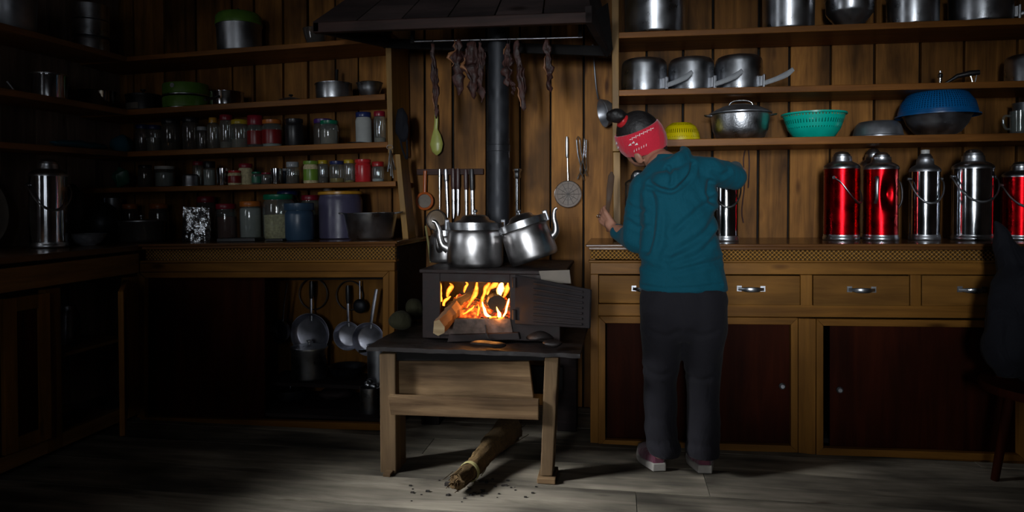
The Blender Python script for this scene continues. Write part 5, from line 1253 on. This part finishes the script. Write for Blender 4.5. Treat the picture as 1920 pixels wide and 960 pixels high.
# large colander ladle and yellow spoon
t = thing('ladle', 'big dull steel ladle hanging on the wall above the person\'s hair bun', 'ladle', W(1132, 212, YB-.09)); o_ = W(1132, 212, YB-.09)
bm = bmn(); mt = Matrix.Rotation(R(-105), 4, 'Y') @ Matrix.Rotation(R(20), 4, 'X'); rr = .070
lathe(bm, [(.012, -.055), (.04, -.048), (.06, -.028), (rr, 0), (rr*1.03, .004), (rr*1.0, .006), (.058, -.024), (.036, -.044), (.001, -.05)], 36, mat=mt); done('bowl', bm, 'pewter', t)
bm = bmn(); tube(bm, smooth_path([W(1122, 186, YB-.06)-o_, W(1118, 165, YB-.03)-o_, W(1114, 120, YB-.02)-o_, W(1113, 88, YB-.02)-o_, W(1110, 84, YB-.02)-o_], 5), .004, 8); done('handle', bm, 'pewter', t)
t = thing('spoon', 'yellow-green plastic spoon hanging left of the stove pipe', 'spoon', W(818, 240, YK)); o_ = W(818, 240, YK)
bm = bmn(); k = mpp(818, YK); tube(bm, smooth_path([W(817, 195, YK)-o_, W(818, 225, YK)-o_, W(817, 242, YK)-o_, W(818, 255, YK)-o_, W(818.5, 270, YK)-o_, W(819, 284, YK)-o_, W(819, 291, YK)-o_], 5), interp([3*k, 3.5*k, 4*k, 9*k, 12.5*k, 9*k, 1.5*k], 5), 20, flat=.42, flatdir=(0, -1, 0)); done('body', bm, 'spoon_yellow', t)
# mitts left
bm = bmn(); pts = [W(751, 203, YS+.05), W(753, 222, YS+.045), W(754, 240, YS+.05), W(756, 258, YS+.05), W(757, 268, YS+.055)]
tube(bm, smooth_path(pts, 4), interp([.02, .035, .034, .028, .012], 4), 16, flat=.5, flatdir=(0, -1, 0)); jitter(bm, .012, 18, 2)
tube(bm, smooth_path([W(750, 255, YS+.05), W(754, 278, YS+.05), W(763, 298, YS+.05), W(763, 262, YS+.05)], 5), .005, 8)
o = done('oven_mitt', bm, 'coat'); tag(o, 'dark worn mitt with a strap hanging right of the left shelves', 'mitt')
bm = bmn(); tube(bm, [W(798, 424, YB-.1), W(803, 455, YB-.12), W(808, 492, YB-.15)], [.005, .006, .007], 8); o = done('stick', bm, 'pale_stick'); tag(o, 'pale yellow stick behind the small kettle on the left', 'stick')
# dried meat on the rod
def meat(label, px, y0, y1, w, seed, mat='meat', Y=RODY, lean=0, fat=None):
    k = mpp(px, Y); n = 18; P_ = []; r_ = []
    for i in range(n+1):
        f = i/n; P_.append(W(px+lean*f+5*noise.noise(Vector((seed, f*4, 0))), y0+(y1-y0)*f, Y)+Vector((0, .02*noise.noise(Vector((seed+5, f*4, 0))), 0)))
        r_.append(w*k*(.35+.75*math.sin(math.pi*min(1, f*.92+.05))**.7)*(.8+.9*noise.noise(Vector((seed*2, f*8, 3)))))
    r_[-1] *= .25; t = thing('dried_meat', label, 'meat', P_[0], group='strips of dried meat under the hood'); b = P_[0].copy()
    bm = bmn(); tube(bm, [p-b for p in P_], [max(q*.62, .002) for q in r_], 16, flat=.6, flatdir=(0, -1, 0)); rq = random.Random(seed)
    for s_ in range(7):                     # fibres drying apart
        i0 = rq.randint(0, 7); i1 = min(n, i0+rq.randint(7, 13)); ph = rq.uniform(0, 6.28); am = rq.uniform(.35, .95)
        tube(bm, [P_[j]-b+Vector((math.cos(ph+(j-i0)*.12)*r_[j]*am, math.sin(ph)*r_[j]*.35-.002, 0)) for j in range(i0, i1+1)], [max(.0015, r_[j]*.30*math.sin(math.pi*min(.96, .12+(j-i0)/(i1-i0+1)))) for j in range(i0, i1+1)], 8)
    jitter(bm, .006, 34, seed); jitter(bm, .005, 95, seed+3); done('strip', bm, mat, t, angle=80)
    if fat:
        a_, b_ = fat; bm = bmn(); i0, i1 = int(a_*n), int(b_*n)
        tube(bm, [p-b+Vector((-r_[i0+j]*.6, -r_[i0+j]*.55, 0)) for j, p in enumerate(P_[i0:i1+1])], [max(.002, r_[i0+j]*.22*(1-abs(2*j/(i1-i0)-1)*.8)) for j in range(i1-i0+1)], 10); jitter(bm, .004, 40, seed); done('fat_streak', bm, 'fat', t, angle=80)
    # string over the rod
    bm = bmn(); tube(bm, [Vector((0, 0, 0)), Vector((0, -.010, (ra.z-b.z)*.7)), Vector((0, 0, ra.z-b.z+.004))], .0018, 6); done('string', bm, 'dark_wire', t)
    return t
meat('long thin strip of dried meat above the yellow spoon', 812, 82, 222, 9, 3, lean=6, fat=(.72, .92))
meat('broad piece of dried meat with a yellow fat edge left of the pipe', 858, 76, 178, 19, 7, lean=2, fat=(.05, .55))
meat('dark lumpy meat strip directly right of the fat-edged piece', 881, 78, 186, 17, 11, lean=8, fat=(.3, .6))
meat('blackened narrow meat strip closest to the left side of the pipe', 901, 80, 194, 11, 15, lean=2)
meat('dark meat strip half in front of the right side of the stove pipe', 952, 82, 160, 12, 19, lean=-2, fat=(.1, .3))
meat('longest meat strip right of the pipe with a yellowish lower end', 968, 78, 208, 12, 23, lean=14, fat=(.68, .95))
meat('curled dark meat scrap hanging low just right of the pipe', 956, 145, 182, 6, 27, lean=8)
meat('lone dried meat strip hanging farthest to the right under the hood', 1024, 74, 172, 11, 31, lean=8, fat=(.35, .7))

# ------------------------------------------------------------------ jacket over a chair at the right edge
YQ = 2.74
c0 = W(1990, 640, YQ)
ch = thing('chair', 'dark round-seated wooden chair under the hanging jacket at the right edge', 'chair', (c0.x, YQ, 0))
bm = bmn(); lathe(bm, [(.22, .37), (.245, .375), (.25, .39), (.245, .405), (.001, .408)], 48); done('seat', bm, 'panel', ch)
for a_ in (45, 135, 225, 315):
    bm = bmn(); tube(bm, [(.15*math.cos(R(a_)),   .15*math.sin(R(a_)), .37), (.20*math.cos(R(a_)), .20*math.sin(R(a_)), 0)], [.019, .014], 12); done('leg', bm, 'panel', ch)
bm = bmn(); tube(bm, smooth_path([(-.15, .10, .39), (-.13, .12, .68), (-.08, .15, .80), (0, .17, .83), (.08, .15, .80), (.13, .12, .68), (.15, .10, .39)], 6), .014, 10); done('backrest', bm, 'panel', ch)
bm = bmn()
def P2(px, py, dy=0): return W(px, py, YQ+dy)
def voxel(o, size, smooth=6, fac=.6, extra=None):
    m = o.modifiers.new('r', 'REMESH'); m.mode = 'VOXEL'; m.voxel_size = size; m.use_smooth_shade = True
    s = o.modifiers.new('s', 'SMOOTH'); s.iterations = smooth; s.factor = fac
    dg = bpy.context.evaluated_depsgraph_get(); dg.update(); me = bpy.data.meshes.new_from_object(o.evaluated_get(dg)); o.modifiers.clear(); mats = list(o.data.materials); o.data = me
    if not me.materials:
        for q in mats: me.materials.append(q)
    me.polygons.foreach_set('use_smooth', [True]*len(me.polygons))
    return o
tube(bm, smooth_path([P2(1866, 413, .10), P2(1880, 450, .10), P2(1905, 505, .08), P2(1940, 560, .05)], 5), interp([.010, .034, .058, .082], 5), 16)
tube(bm, smooth_path([P2(1905, 480, .08), P2(1903, 540, .05), P2(1894, 610, .02), P2(1888, 665, 0), P2(1890, 704, 0)], 5), interp([.03, .07, .085, .08, .035], 5), 20)
ell(bm, P2(1892, 655, .0), (.075, .06, .075), 24); ell(bm, P2(1935, 590, .05), (.15, .11, .20), 24); ell(bm, P2(1955, 650, .03), (.15, .10, .14), 24); ell(bm, P2(1962, 520, .08), (.12, .10, .14), 24)
jk = done('jacket', bm, 'coat'); tag(jk, 'dark padded jacket heaped over the chair back at the right edge', 'jacket'); voxel(jk, .008, 8)
from mathutils import noise as _n
for v in jk.data.vertices: v.co += nvec(v.co*14)*.012

# ------------------------------------------------------------------ person
def cap(bm, a, b, ra_, rb_, seg=18):
    a, b = Vector(a), Vector(b); ell(bm, a, (ra_,)*3, seg); ell(bm, b, (rb_,)*3, seg)
    n = 6; tube(bm, [a.lerp(b, i/n) for i in range(n+1)], [ra_+(rb_-ra_)*i/n for i in range(n+1)], seg)
def loft(bm, rings, seg=36):
    rs = []
    for (c_, rx, ry, tw) in rings:
        c_ = Vector(c_); rs.append([bm.verts.new(c_+Vector((rx*math.cos(a_)*math.cos(tw)-ry*math.sin(a_)*math.sin(tw), rx*math.cos(a_)*math.sin(tw)+ry*math.sin(a_)*math.cos(tw), 0))) for a_ in [2*math.pi*i/seg for i in range(seg)]])
    for r0, r1 in zip(rs, rs[1:]):
        for k in range(seg): bm.faces.new((r0[k], r0[(k+1) % seg], r1[(k+1) % seg], r1[k]))
    bm.faces.new(rs[0][::-1]); bm.faces.new(rs[-1])
YPn = 2.76; kp = mpp(1280, YPn)
def PP(px, py, dy=0): return W(px, py, YPn+dy)
person = thing('person', 'person in teal hooded jacket, red headband and dark trousers, back turned, working at the worktop', 'person', (PP(1280, 800).x, YPn, 0))
off = person.location.copy()
def pfin(name, bm, mat, size, sm=6, label=None):
    for v in bm.verts: v.co -= off
    o = done(name, bm, mat, person); o.parent = None; voxel(o, size, sm); o.parent = person
    if label: o['label'] = label
    return o
# head frame
hc = PP(1199, 259, .16); U = Vector((-.42, -.26, .87)).normalized(); Fd = Vector((-.74, .58, -.22)); Fd = (Fd-U*Fd.dot(U)).normalized(); Sd = U.cross(Fd)
HR = Matrix((Sd, Fd, U)).transposed()
def hl(x, y, z): return hc+HR@Vector((x, y, z))
bm = bmn()
ell(bm, hc, (.074, .092, .105), 28, HR); ell(bm, hl(0, .025, -.055), (.056, .062, .065), 24, HR)
ell(bm, hl(0, .095, -.03), (.012, .016, .022), 14, HR); ell(bm, hl(0, .076, -.070), (.024, .010, .010), 14, HR); ell(bm, hl(0, .062, -.098), (.022, .018, .016), 14, HR)
for s_ in (-1, 1): ell(bm, hl(s_*.078, -.008, -.058), (.009, .018, .029), 14, HR)
nk = PP(1243, 312, .09)
cap(bm, hl(0, -.02, -.07), nk, .048, .056)
sL, eL, wL = PP(1210, 352, .06), PP(1193, 447, .09), PP(1152, 429, .24)
sR, eR, wR = PP(1328, 322, .06), PP(1374, 333, .13), PP(1376, 318, .34)
cap(bm, nk, PP(1270, 420, .02), .065, .085); cap(bm, PP(1270, 420, .02), PP(1282, 560, 0), .085, .10)
cap(bm, PP(1240, 335, .05), sL, .05, .045); cap(bm, PP(1270, 325, .05), sR, .05, .045)
cap(bm, sL, eL, .042, .034); cap(bm, eL, wL, .034, .024); cap(bm, sR, eR, .042, .034); cap(bm, eR, wR, .034, .024)
hipL, hipR = PP(1245, 580, 0), PP(1318, 580, 0); kneeL, kneeR = PP(1241, 715, .02), PP(1314, 715, .02); anL, anR = PP(1238, 845, -.0), PP(1322, 848, -.01)
for a_, b_, c_ in ((hipL, kneeL, anL), (hipR, kneeR, anR)): cap(bm, a_, b_, .075, .05); cap(bm, b_, c_, .05, .032); cap(bm, c_, Vector((c_.x, c_.y+.10, .045)), .03, .025)
# hands
def hand(bm, wrist, dirp, palmn, side, curl, L_=.165, thumb_dir=None):
    d = Vector(dirp).normalized(); n_ = Vector(palmn); n_ = (n_-d*n_.dot(d)).normalized(); s_ = d.cross(n_)*side
    pc = wrist+d*L_*.30
    cap(bm, wrist, wrist+d*.03, .023, .024)
    for q in (-.025, -.009, .008, .024): cap(bm, wrist+d*.025+s_*q*.6, wrist+d*.078+s_*q*1.15, .013, .0115, 12)
    ln = [.055, .068, .064, .048]
    for i, q in enumerate((-.030, -.010, .010, .029)):
        b0_ = wrist+d*.080+s_*q; a0_ = curl*.5; p = b0_; ang = a0_
        for j, f in enumerate((.45, .32, .23)):
            v = d*math.cos(ang)+n_*math.sin(ang); e = p+v*ln[i]*f; cap(bm, p, e, .0088-.0008*j, .0082-.0008*j, 12); p = e; ang += curl
    v = (s_*-.75+d*.45+n_*.45).normalized(); p0 = wrist+d*.02-s_*.022; p1 = p0+v*.036; v2 = (d*.75+n_*.6-s_*.1).normalized(); p2 = p1+v2*.030; p3 = p2+(d*.6+n_*.8).normalized()*.022
    cap(bm, p0, p1, .013, .010, 12); cap(bm, p1, p2, .010, .0088, 12); cap(bm, p2, p3, .0088, .0075, 12)
dh = (PP(1133, 408, .27)-wL); hand(bm, wL, dh, Vector((.55, .65, .3)), -1, .85)
hand(bm, wR, (PP(1366, 296, .50)-wR), Vector((0, .1, -1)), 1, .5)
body = pfin('body', bm, 'skin', .0042, 3, None)
# jacket
bm = bmn()
def ring_(px, py, hw, ry, dy, tw=0): return (PP(px, py, dy), hw*kp, ry, tw)
loft(bm, [ring_(1282, 544, 80, .105, 0), ring_(1280, 530, 79, .108, 0), ring_(1277, 490, 75, .108, .0), ring_(1274, 450, 71, .106, .01), ring_(1272, 400, 70, .104, .02), ring_(1268, 360, 72, .10, .035, .05), ring_(1266, 335, 70, .092, .05, .08), ring_(1267, 315, 60, .080, .06, .08), ring_(1262, 300, 40, .065, .07), ring_(1252, 288, 24, .05, .08)])
cap(bm, sL, eL, .063, .059); cap(bm, eL, PP(1170, 442, .19), .059, .038); cap(bm, PP(1170, 442, .19), PP(1159, 436, .225), .038, .036)
cap(bm, PP(1232, 335, .05), sL, .06, .060); cap(bm, PP(1300, 322, .05), sR, .062, .060)
cap(bm, sR, eR, .060, .052); cap(bm, eR, wR, .052, .034)
# hood, lying in folds on the nape
tube(bm, smooth_path([PP(1217, 318, .10), PP(1224, 332, .03), PP(1246, 338, -.035), PP(1276, 330, -.03), PP(1294, 308, .02), PP(1284, 292, .07)], 6), interp([.018, .028, .036, .034, .028, .018], 6), 18)
tube(bm, smooth_path([PP(1228, 300, .11), PP(1250, 308, .02), PP(1270, 300, .0), PP(1285, 286, .03), PP(1278, 276, .06)], 6), interp([.016, .028, .032, .024, .012], 6), 18)
tube(bm, smooth_path([PP(1243, 338, -.03), PP(1262, 352, -.045), PP(1284, 334, -.03)], 6), interp([.016, .024, .014], 6), 14)
ja = pfin('jacket', bm, 'teal', .006, 4, 'teal hooded fleece jacket with the hood down')
for v in ja.data.vertices:                 # soft sewn folds
    q = v.co+off; f = Vector((q.x*9+q.z*7, q.y*6, q.z*5-q.x*6)); v.co += v.normal*(.0075*_n.noise(f)+.0045*_n.noise(f*2.3))
def creases(o, lst, ysplit=9):
    segs = []
    for pts, dep, wid in lst:
        q = [W(x, y, YPn-.10)-off for x, y in pts]; q = smooth_path(q, 5)
        for a_, b_ in zip(q, q[1:]): segs.append((Vector((a_.x, a_.z)), Vector((b_.x, b_.z)), dep, wid))
    o.data.update(); out = []
    for v in o.data.vertices:
        if v.normal.y > .25 or v.co.y > ysplit: continue
        p = Vector((v.co.x, v.co.z)); best = {}
        for a_, b_, dep, wid in segs:
            if abs(p.x-a_.x) > .08 or abs(p.y-a_.y) > .08: continue
            ab = b_-a_; t_ = max(0, min(1, (p-a_).dot(ab)/max(ab.length_squared, 1e-9))); d_ = (p-a_-ab*t_).length
            k_ = (dep, wid); best[k_] = min(best.get(k_, 9), d_)
        s_ = 0
        for (dep, wid), d_ in best.items(): s_ -= dep*(math.exp(-(d_/wid)**2)-.45*math.exp(-((d_-wid*2.2)/wid)**2))
        if s_: out.append((v.index, s_))
    nr_ = [v.normal.copy() for v in o.data.vertices]
    for i_, s_ in out: o.data.vertices[i_].co += nr_[i_]*s_
creases(ja, [(((1222, 362), (1226, 400), (1222, 440), (1213, 472)), .016, .011), (((1346, 372), (1310, 395), (1262, 436)), .0081, .010), (((1350, 402), (1320, 440), (1255, 478)), .0082, .011),
    (((1352, 440), (1310, 478), (1250, 497)), .0071, .010), (((1338, 340), (1334, 362), (1344, 378)), .012, .010), (((1205, 498), (1250, 508), (1300, 500), (1355, 490)), .0072, .010),
    (((1206, 538), (1260, 541), (1355, 535)), .0050, .005), (((1222, 345), (1242, 356), (1268, 356), (1296, 330), (1304, 305)), .0121, .008), (((1256, 312), (1262, 330), (1260, 345)), .0084, .007),
    (((1180, 385), (1200, 395), (1215, 392)), .0061, .008), (((1178, 415), (1198, 428), (1214, 425)), .0062, .008), (((1345, 322), (1362, 326), (1378, 318)), .0052, .008), (((1232, 375), (1245, 420), (1240, 470)), .0054, .012)], 9)
# trousers
bm = bmn()
loft(bm, [ring_(1245, 852, 30, .072, 0), ring_(1243, 835, 31, .070, 0), ring_(1238, 780, 30, .072, .01), ring_(1238, 715, 32, .078, .015), ring_(1240, 662, 36, .09, .01), ring_(1244, 620, 44, .10, 0), ring_(1246, 580, 46, .11, 0), ring_(1252, 540, 44, .10, 0)])
loft(bm, [ring_(1319, 855, 30, .072, 0), ring_(1318, 835, 31, .070, 0), ring_(1319, 780, 30, .072, .01), ring_(1318, 715, 32, .078, .015), ring_(1318, 662, 36, .09, .01), ring_(1317, 620, 44, .10, 0), ring_(1317, 580, 46, .11, 0), ring_(1312, 540, 44, .10, 0)])
loft(bm, [ring_(1281, 636, 38, .085, 0), ring_(1281, 600, 80, .112, 0), ring_(1282, 560, 81, .112, 0), ring_(1281, 530, 74, .098, 0)])
tr = pfin('trousers', bm, 'trouser', .0065, 6, 'loose charcoal trousers')
for v in tr.data.vertices:
    q = v.co+off; f = Vector((q.x*10, q.y*8, q.z*11+q.x*8)); low_ = max(0, min(1, (.35-q.z)/.3)); v.co += v.normal*(.007*_n.noise(f)+.010*low_*_n.noise(Vector((q.x*6, q.y*6, q.z*26))))
creases(tr, [(((1215, 622), (1250, 630), (1272, 622)), .0045, .009), (((1345, 622), (1315, 630), (1290, 622)), .0046, .009), (((1210, 700), (1240, 708), (1265, 700)), .0040, .009), (((1292, 712), (1320, 718), (1345, 708)), .0041, .009)])
# hair
bm = bmn(); ell(bm, hl(0, -.006, .022), (.080, .095, .094), 28, HR); ell(bm, hl(0, -.050, -.070), (.054, .042, .048), 22, HR)
for s_ in (-1, 1): ell(bm, hl(s_*.066, .018, -.045), (.010, .014, .034), 14, HR)
hb_ = PP(1156, 217, .11)
ell(bm, hb_, (.038, .036, .030), 22); 
for a_ in range(7):
    q = hb_+Vector((.026*math.cos(a_*.9), .022*math.sin(a_*.9), .008*math.sin(a_*1.7))); ell(bm, q, (.020, .017, .016), 12)
cap(bm, hb_, PP(1178, 234, .13), .020, .022)
for v in bm.verts: v.co -= off
hr = done('hair', bm, 'hair', person); hr.parent = None; voxel(hr, .004, 3); hr.parent = person; hr['label'] = 'black hair pulled up into a small bun'
bm = bmn(); q0 = PP(1168, 227, .115); ax = (hb_-PP(1180, 236, .13)).normalized(); qt = ax.to_track_quat('Z', 'Y').to_matrix().to_4x4()
lathe(bm, [(.018, -.010), (.028, -.009), (.031, 0), (.029, .008), (.018, .009)], 28, mat=Matrix.Translation(q0-off) @ qt, cap0=False, cap1=False); done('hair_tie', bm, 'red_can', person)
# headband
bm = bmn(); rows = []
for z_, s_ in ((-.052, 1.06), (-.054, 1.10), (-.035, 1.125), (-.01, 1.13), (.015, 1.125), (.043, 1.12), (.047, 1.06)):
    sl = math.sqrt(max(.05, 1-(z_/.118)**2)); rows.append([bm.verts.new(hl(.078*s_*sl*math.cos(a_), .096*s_*sl*math.sin(a_)+(-.004), z_+.012*math.sin(a_)*(1 if z_ < 0 else .3))-off) for a_ in [2*math.pi*i/56 for i in range(56)]])
for r0, r1 in zip(rows, rows[1:]):
    for k in range(56): bm.faces.new((r0[k], r0[(k+1) % 56], r1[(k+1) % 56], r1[k]))
band = done('headband', bm, 'band', person, angle=70)
sm_ = band.modifiers.new('solid', 'SOLIDIFY'); sm_.thickness = .004; sm_.offset = -1
bm = bmn()
def mark(poly, px0, py0):
    vs = []
    for (x, y) in poly:
        r_ = ray(px0+x, py0+y); ori = CAM; d = r_.normalized()
        Mi = HR.transposed(); o1 = Mi@(ori-hc); d1 = Mi@d; S = Vector((.0905, .111, .135)); o2 = Vector((o1[i]/S[i] for i in range(3))); d2 = Vector((d1[i]/S[i] for i in range(3)))
        A, B2, C2 = d2.dot(d2), 2*o2.dot(d2), o2.dot(o2)-1; D = B2*B2-4*A*C2
        if D < 0: return
        tt = (-B2-math.sqrt(D))/(2*A); vs.append(bm.verts.new(ori+d*tt-off))
    bm.faces.new(vs)
for x, y in ((1181, 271), (1187, 267), (1193, 270)): mark(((-3.2, 2.6), (3.4, 1.4), (1.2, -2.6)), x, y)
for x, y in ((1156, 268), (1159, 276)): mark(((-1.6, 3), (1.8, 2), (0, -3)), x, y)
for i in range(13):
    f = i/12; x, y = 1182+42*f, 262-23*f+2*f*f
    mark(((-.6, 2.6), (.6, 2.6), (.6, -2.6), (-.6, -2.6)) if i % 2 else ((-1.6, .8), (1.6, -.2), (1.6, -1.6), (-1.6, -.6)), x, y)
for i in range(6): mark(((-.5, 2.2), (.5, 2.2), (.8, -2.2), (-.2, -2.2)), 1189+4.5*i, 283-2.2*i)
done('printed_marks', bm, 'print', person, smooth=False)
# shoes
for (px, py, yw, lb) in ((1236, 884, R(-14), 'left'), (1322, 888, R(-4), 'right')):
    p = WZ(px, py, .0); L_ = .235
    bm = bmn(); n = 20; rs = []
    def outline(f): return (.030+.014*math.sin(math.pi*min(1, f*1.1))+.006*math.sin(2*math.pi*(f-.25)))*(1 if f < .85 else 1-((f-.85)/.15)**2*.45)
    for i in range(n+1):
        f = i/n; w_ = outline(f)*(.9 if i in (0,) else 1); hh_ = .078-.03*max(0, (f-.25)/.75)-.012*max(0, (f-.8)/.2)
        rs.append([Vector((w_*math.cos(a_)*1.0, L_*f, .026+max(0, math.sin(a_))*(hh_-.026)+min(0, math.sin(a_))*.004)) for a_ in [2*math.pi*k/20 for k in range(20)]])
    vs = [[bm.verts.new(q) for q in r0] for r0 in rs]
    for r0, r1 in zip(vs, vs[1:]):
        for k in range(20): bm.faces.new((r0[k], r0[(k+1) % 20], r1[(k+1) % 20], r1[k]))
    bm.faces.new(vs[0][::-1]); bm.faces.new(vs[-1])
    up_s = done('shoe', bm, 'shoe', person, angle=60); up_s['label'] = 'mauve trainer with a pale sole'
    up_s.location = Vector((p.x, p.y, 0))-off; up_s.rotation_euler = (0, 0, -yw)
    sb = up_s.modifiers.new('s', 'SUBSURF'); sb.levels = 1; sb.render_levels = 1
    bm = bmn(); pts = []
    for i in range(n+1): pts.append((outline(i/n)*1.10, -.004+(L_+.010)*i/n))
    loop = [Vector((x, y, 0)) for x, y in pts]+[Vector((-x, y, 0)) for x, y in reversed(pts)]
    b_ = [bm.verts.new(q+Vector((0, 0, .001))) for q in loop]; t_ = [bm.verts.new(q*1.0+Vector((0, 0, .027+.006*math.cos(q.y/L_*6)))) for q in loop]
    for k in range(len(loop)): bm.faces.new((b_[k], b_[(k+1) % len(loop)], t_[(k+1) % len(loop)], t_[k]))
    bm.faces.new(b_[::-1]); bm.faces.new(t_); done('sole', bm, 'sole', up_s, bevel=.004)
# wooden paddle held in the hand
bm = bmn(); p0, p1 = PP(1138, 404, .262), PP(1147, 322, .29)
tube(bm, [p0-(p1-p0)*.22, p0, p0.lerp(p1, .3), p0.lerp(p1, .6), p0.lerp(p1, .9), p1], [.007, .008, .010, .015, .014, .004], 14, flat=.3, flatdir=(0, -1, 0)); o = done('wooden_paddle', bm, 'paddle_wood'); tag(o, 'long dark wooden paddle held upright in the person\'s left hand', 'paddle')
bm = bmn(); q = wL+dh.normalized()*.088; 
lathe(bm, [(.0095, -.002), (.0108, -.001), (.0108, .001), (.0095, .002)], 18, mat=Matrix.Translation(wL+dh.normalized()*.092+Vector((-.012, -.012, -.006))-off) @ dh.to_track_quat('Z', 'Y').to_matrix().to_4x4(), cap0=False, cap1=False); done('finger_ring', bm, 'steel_shiny', person)
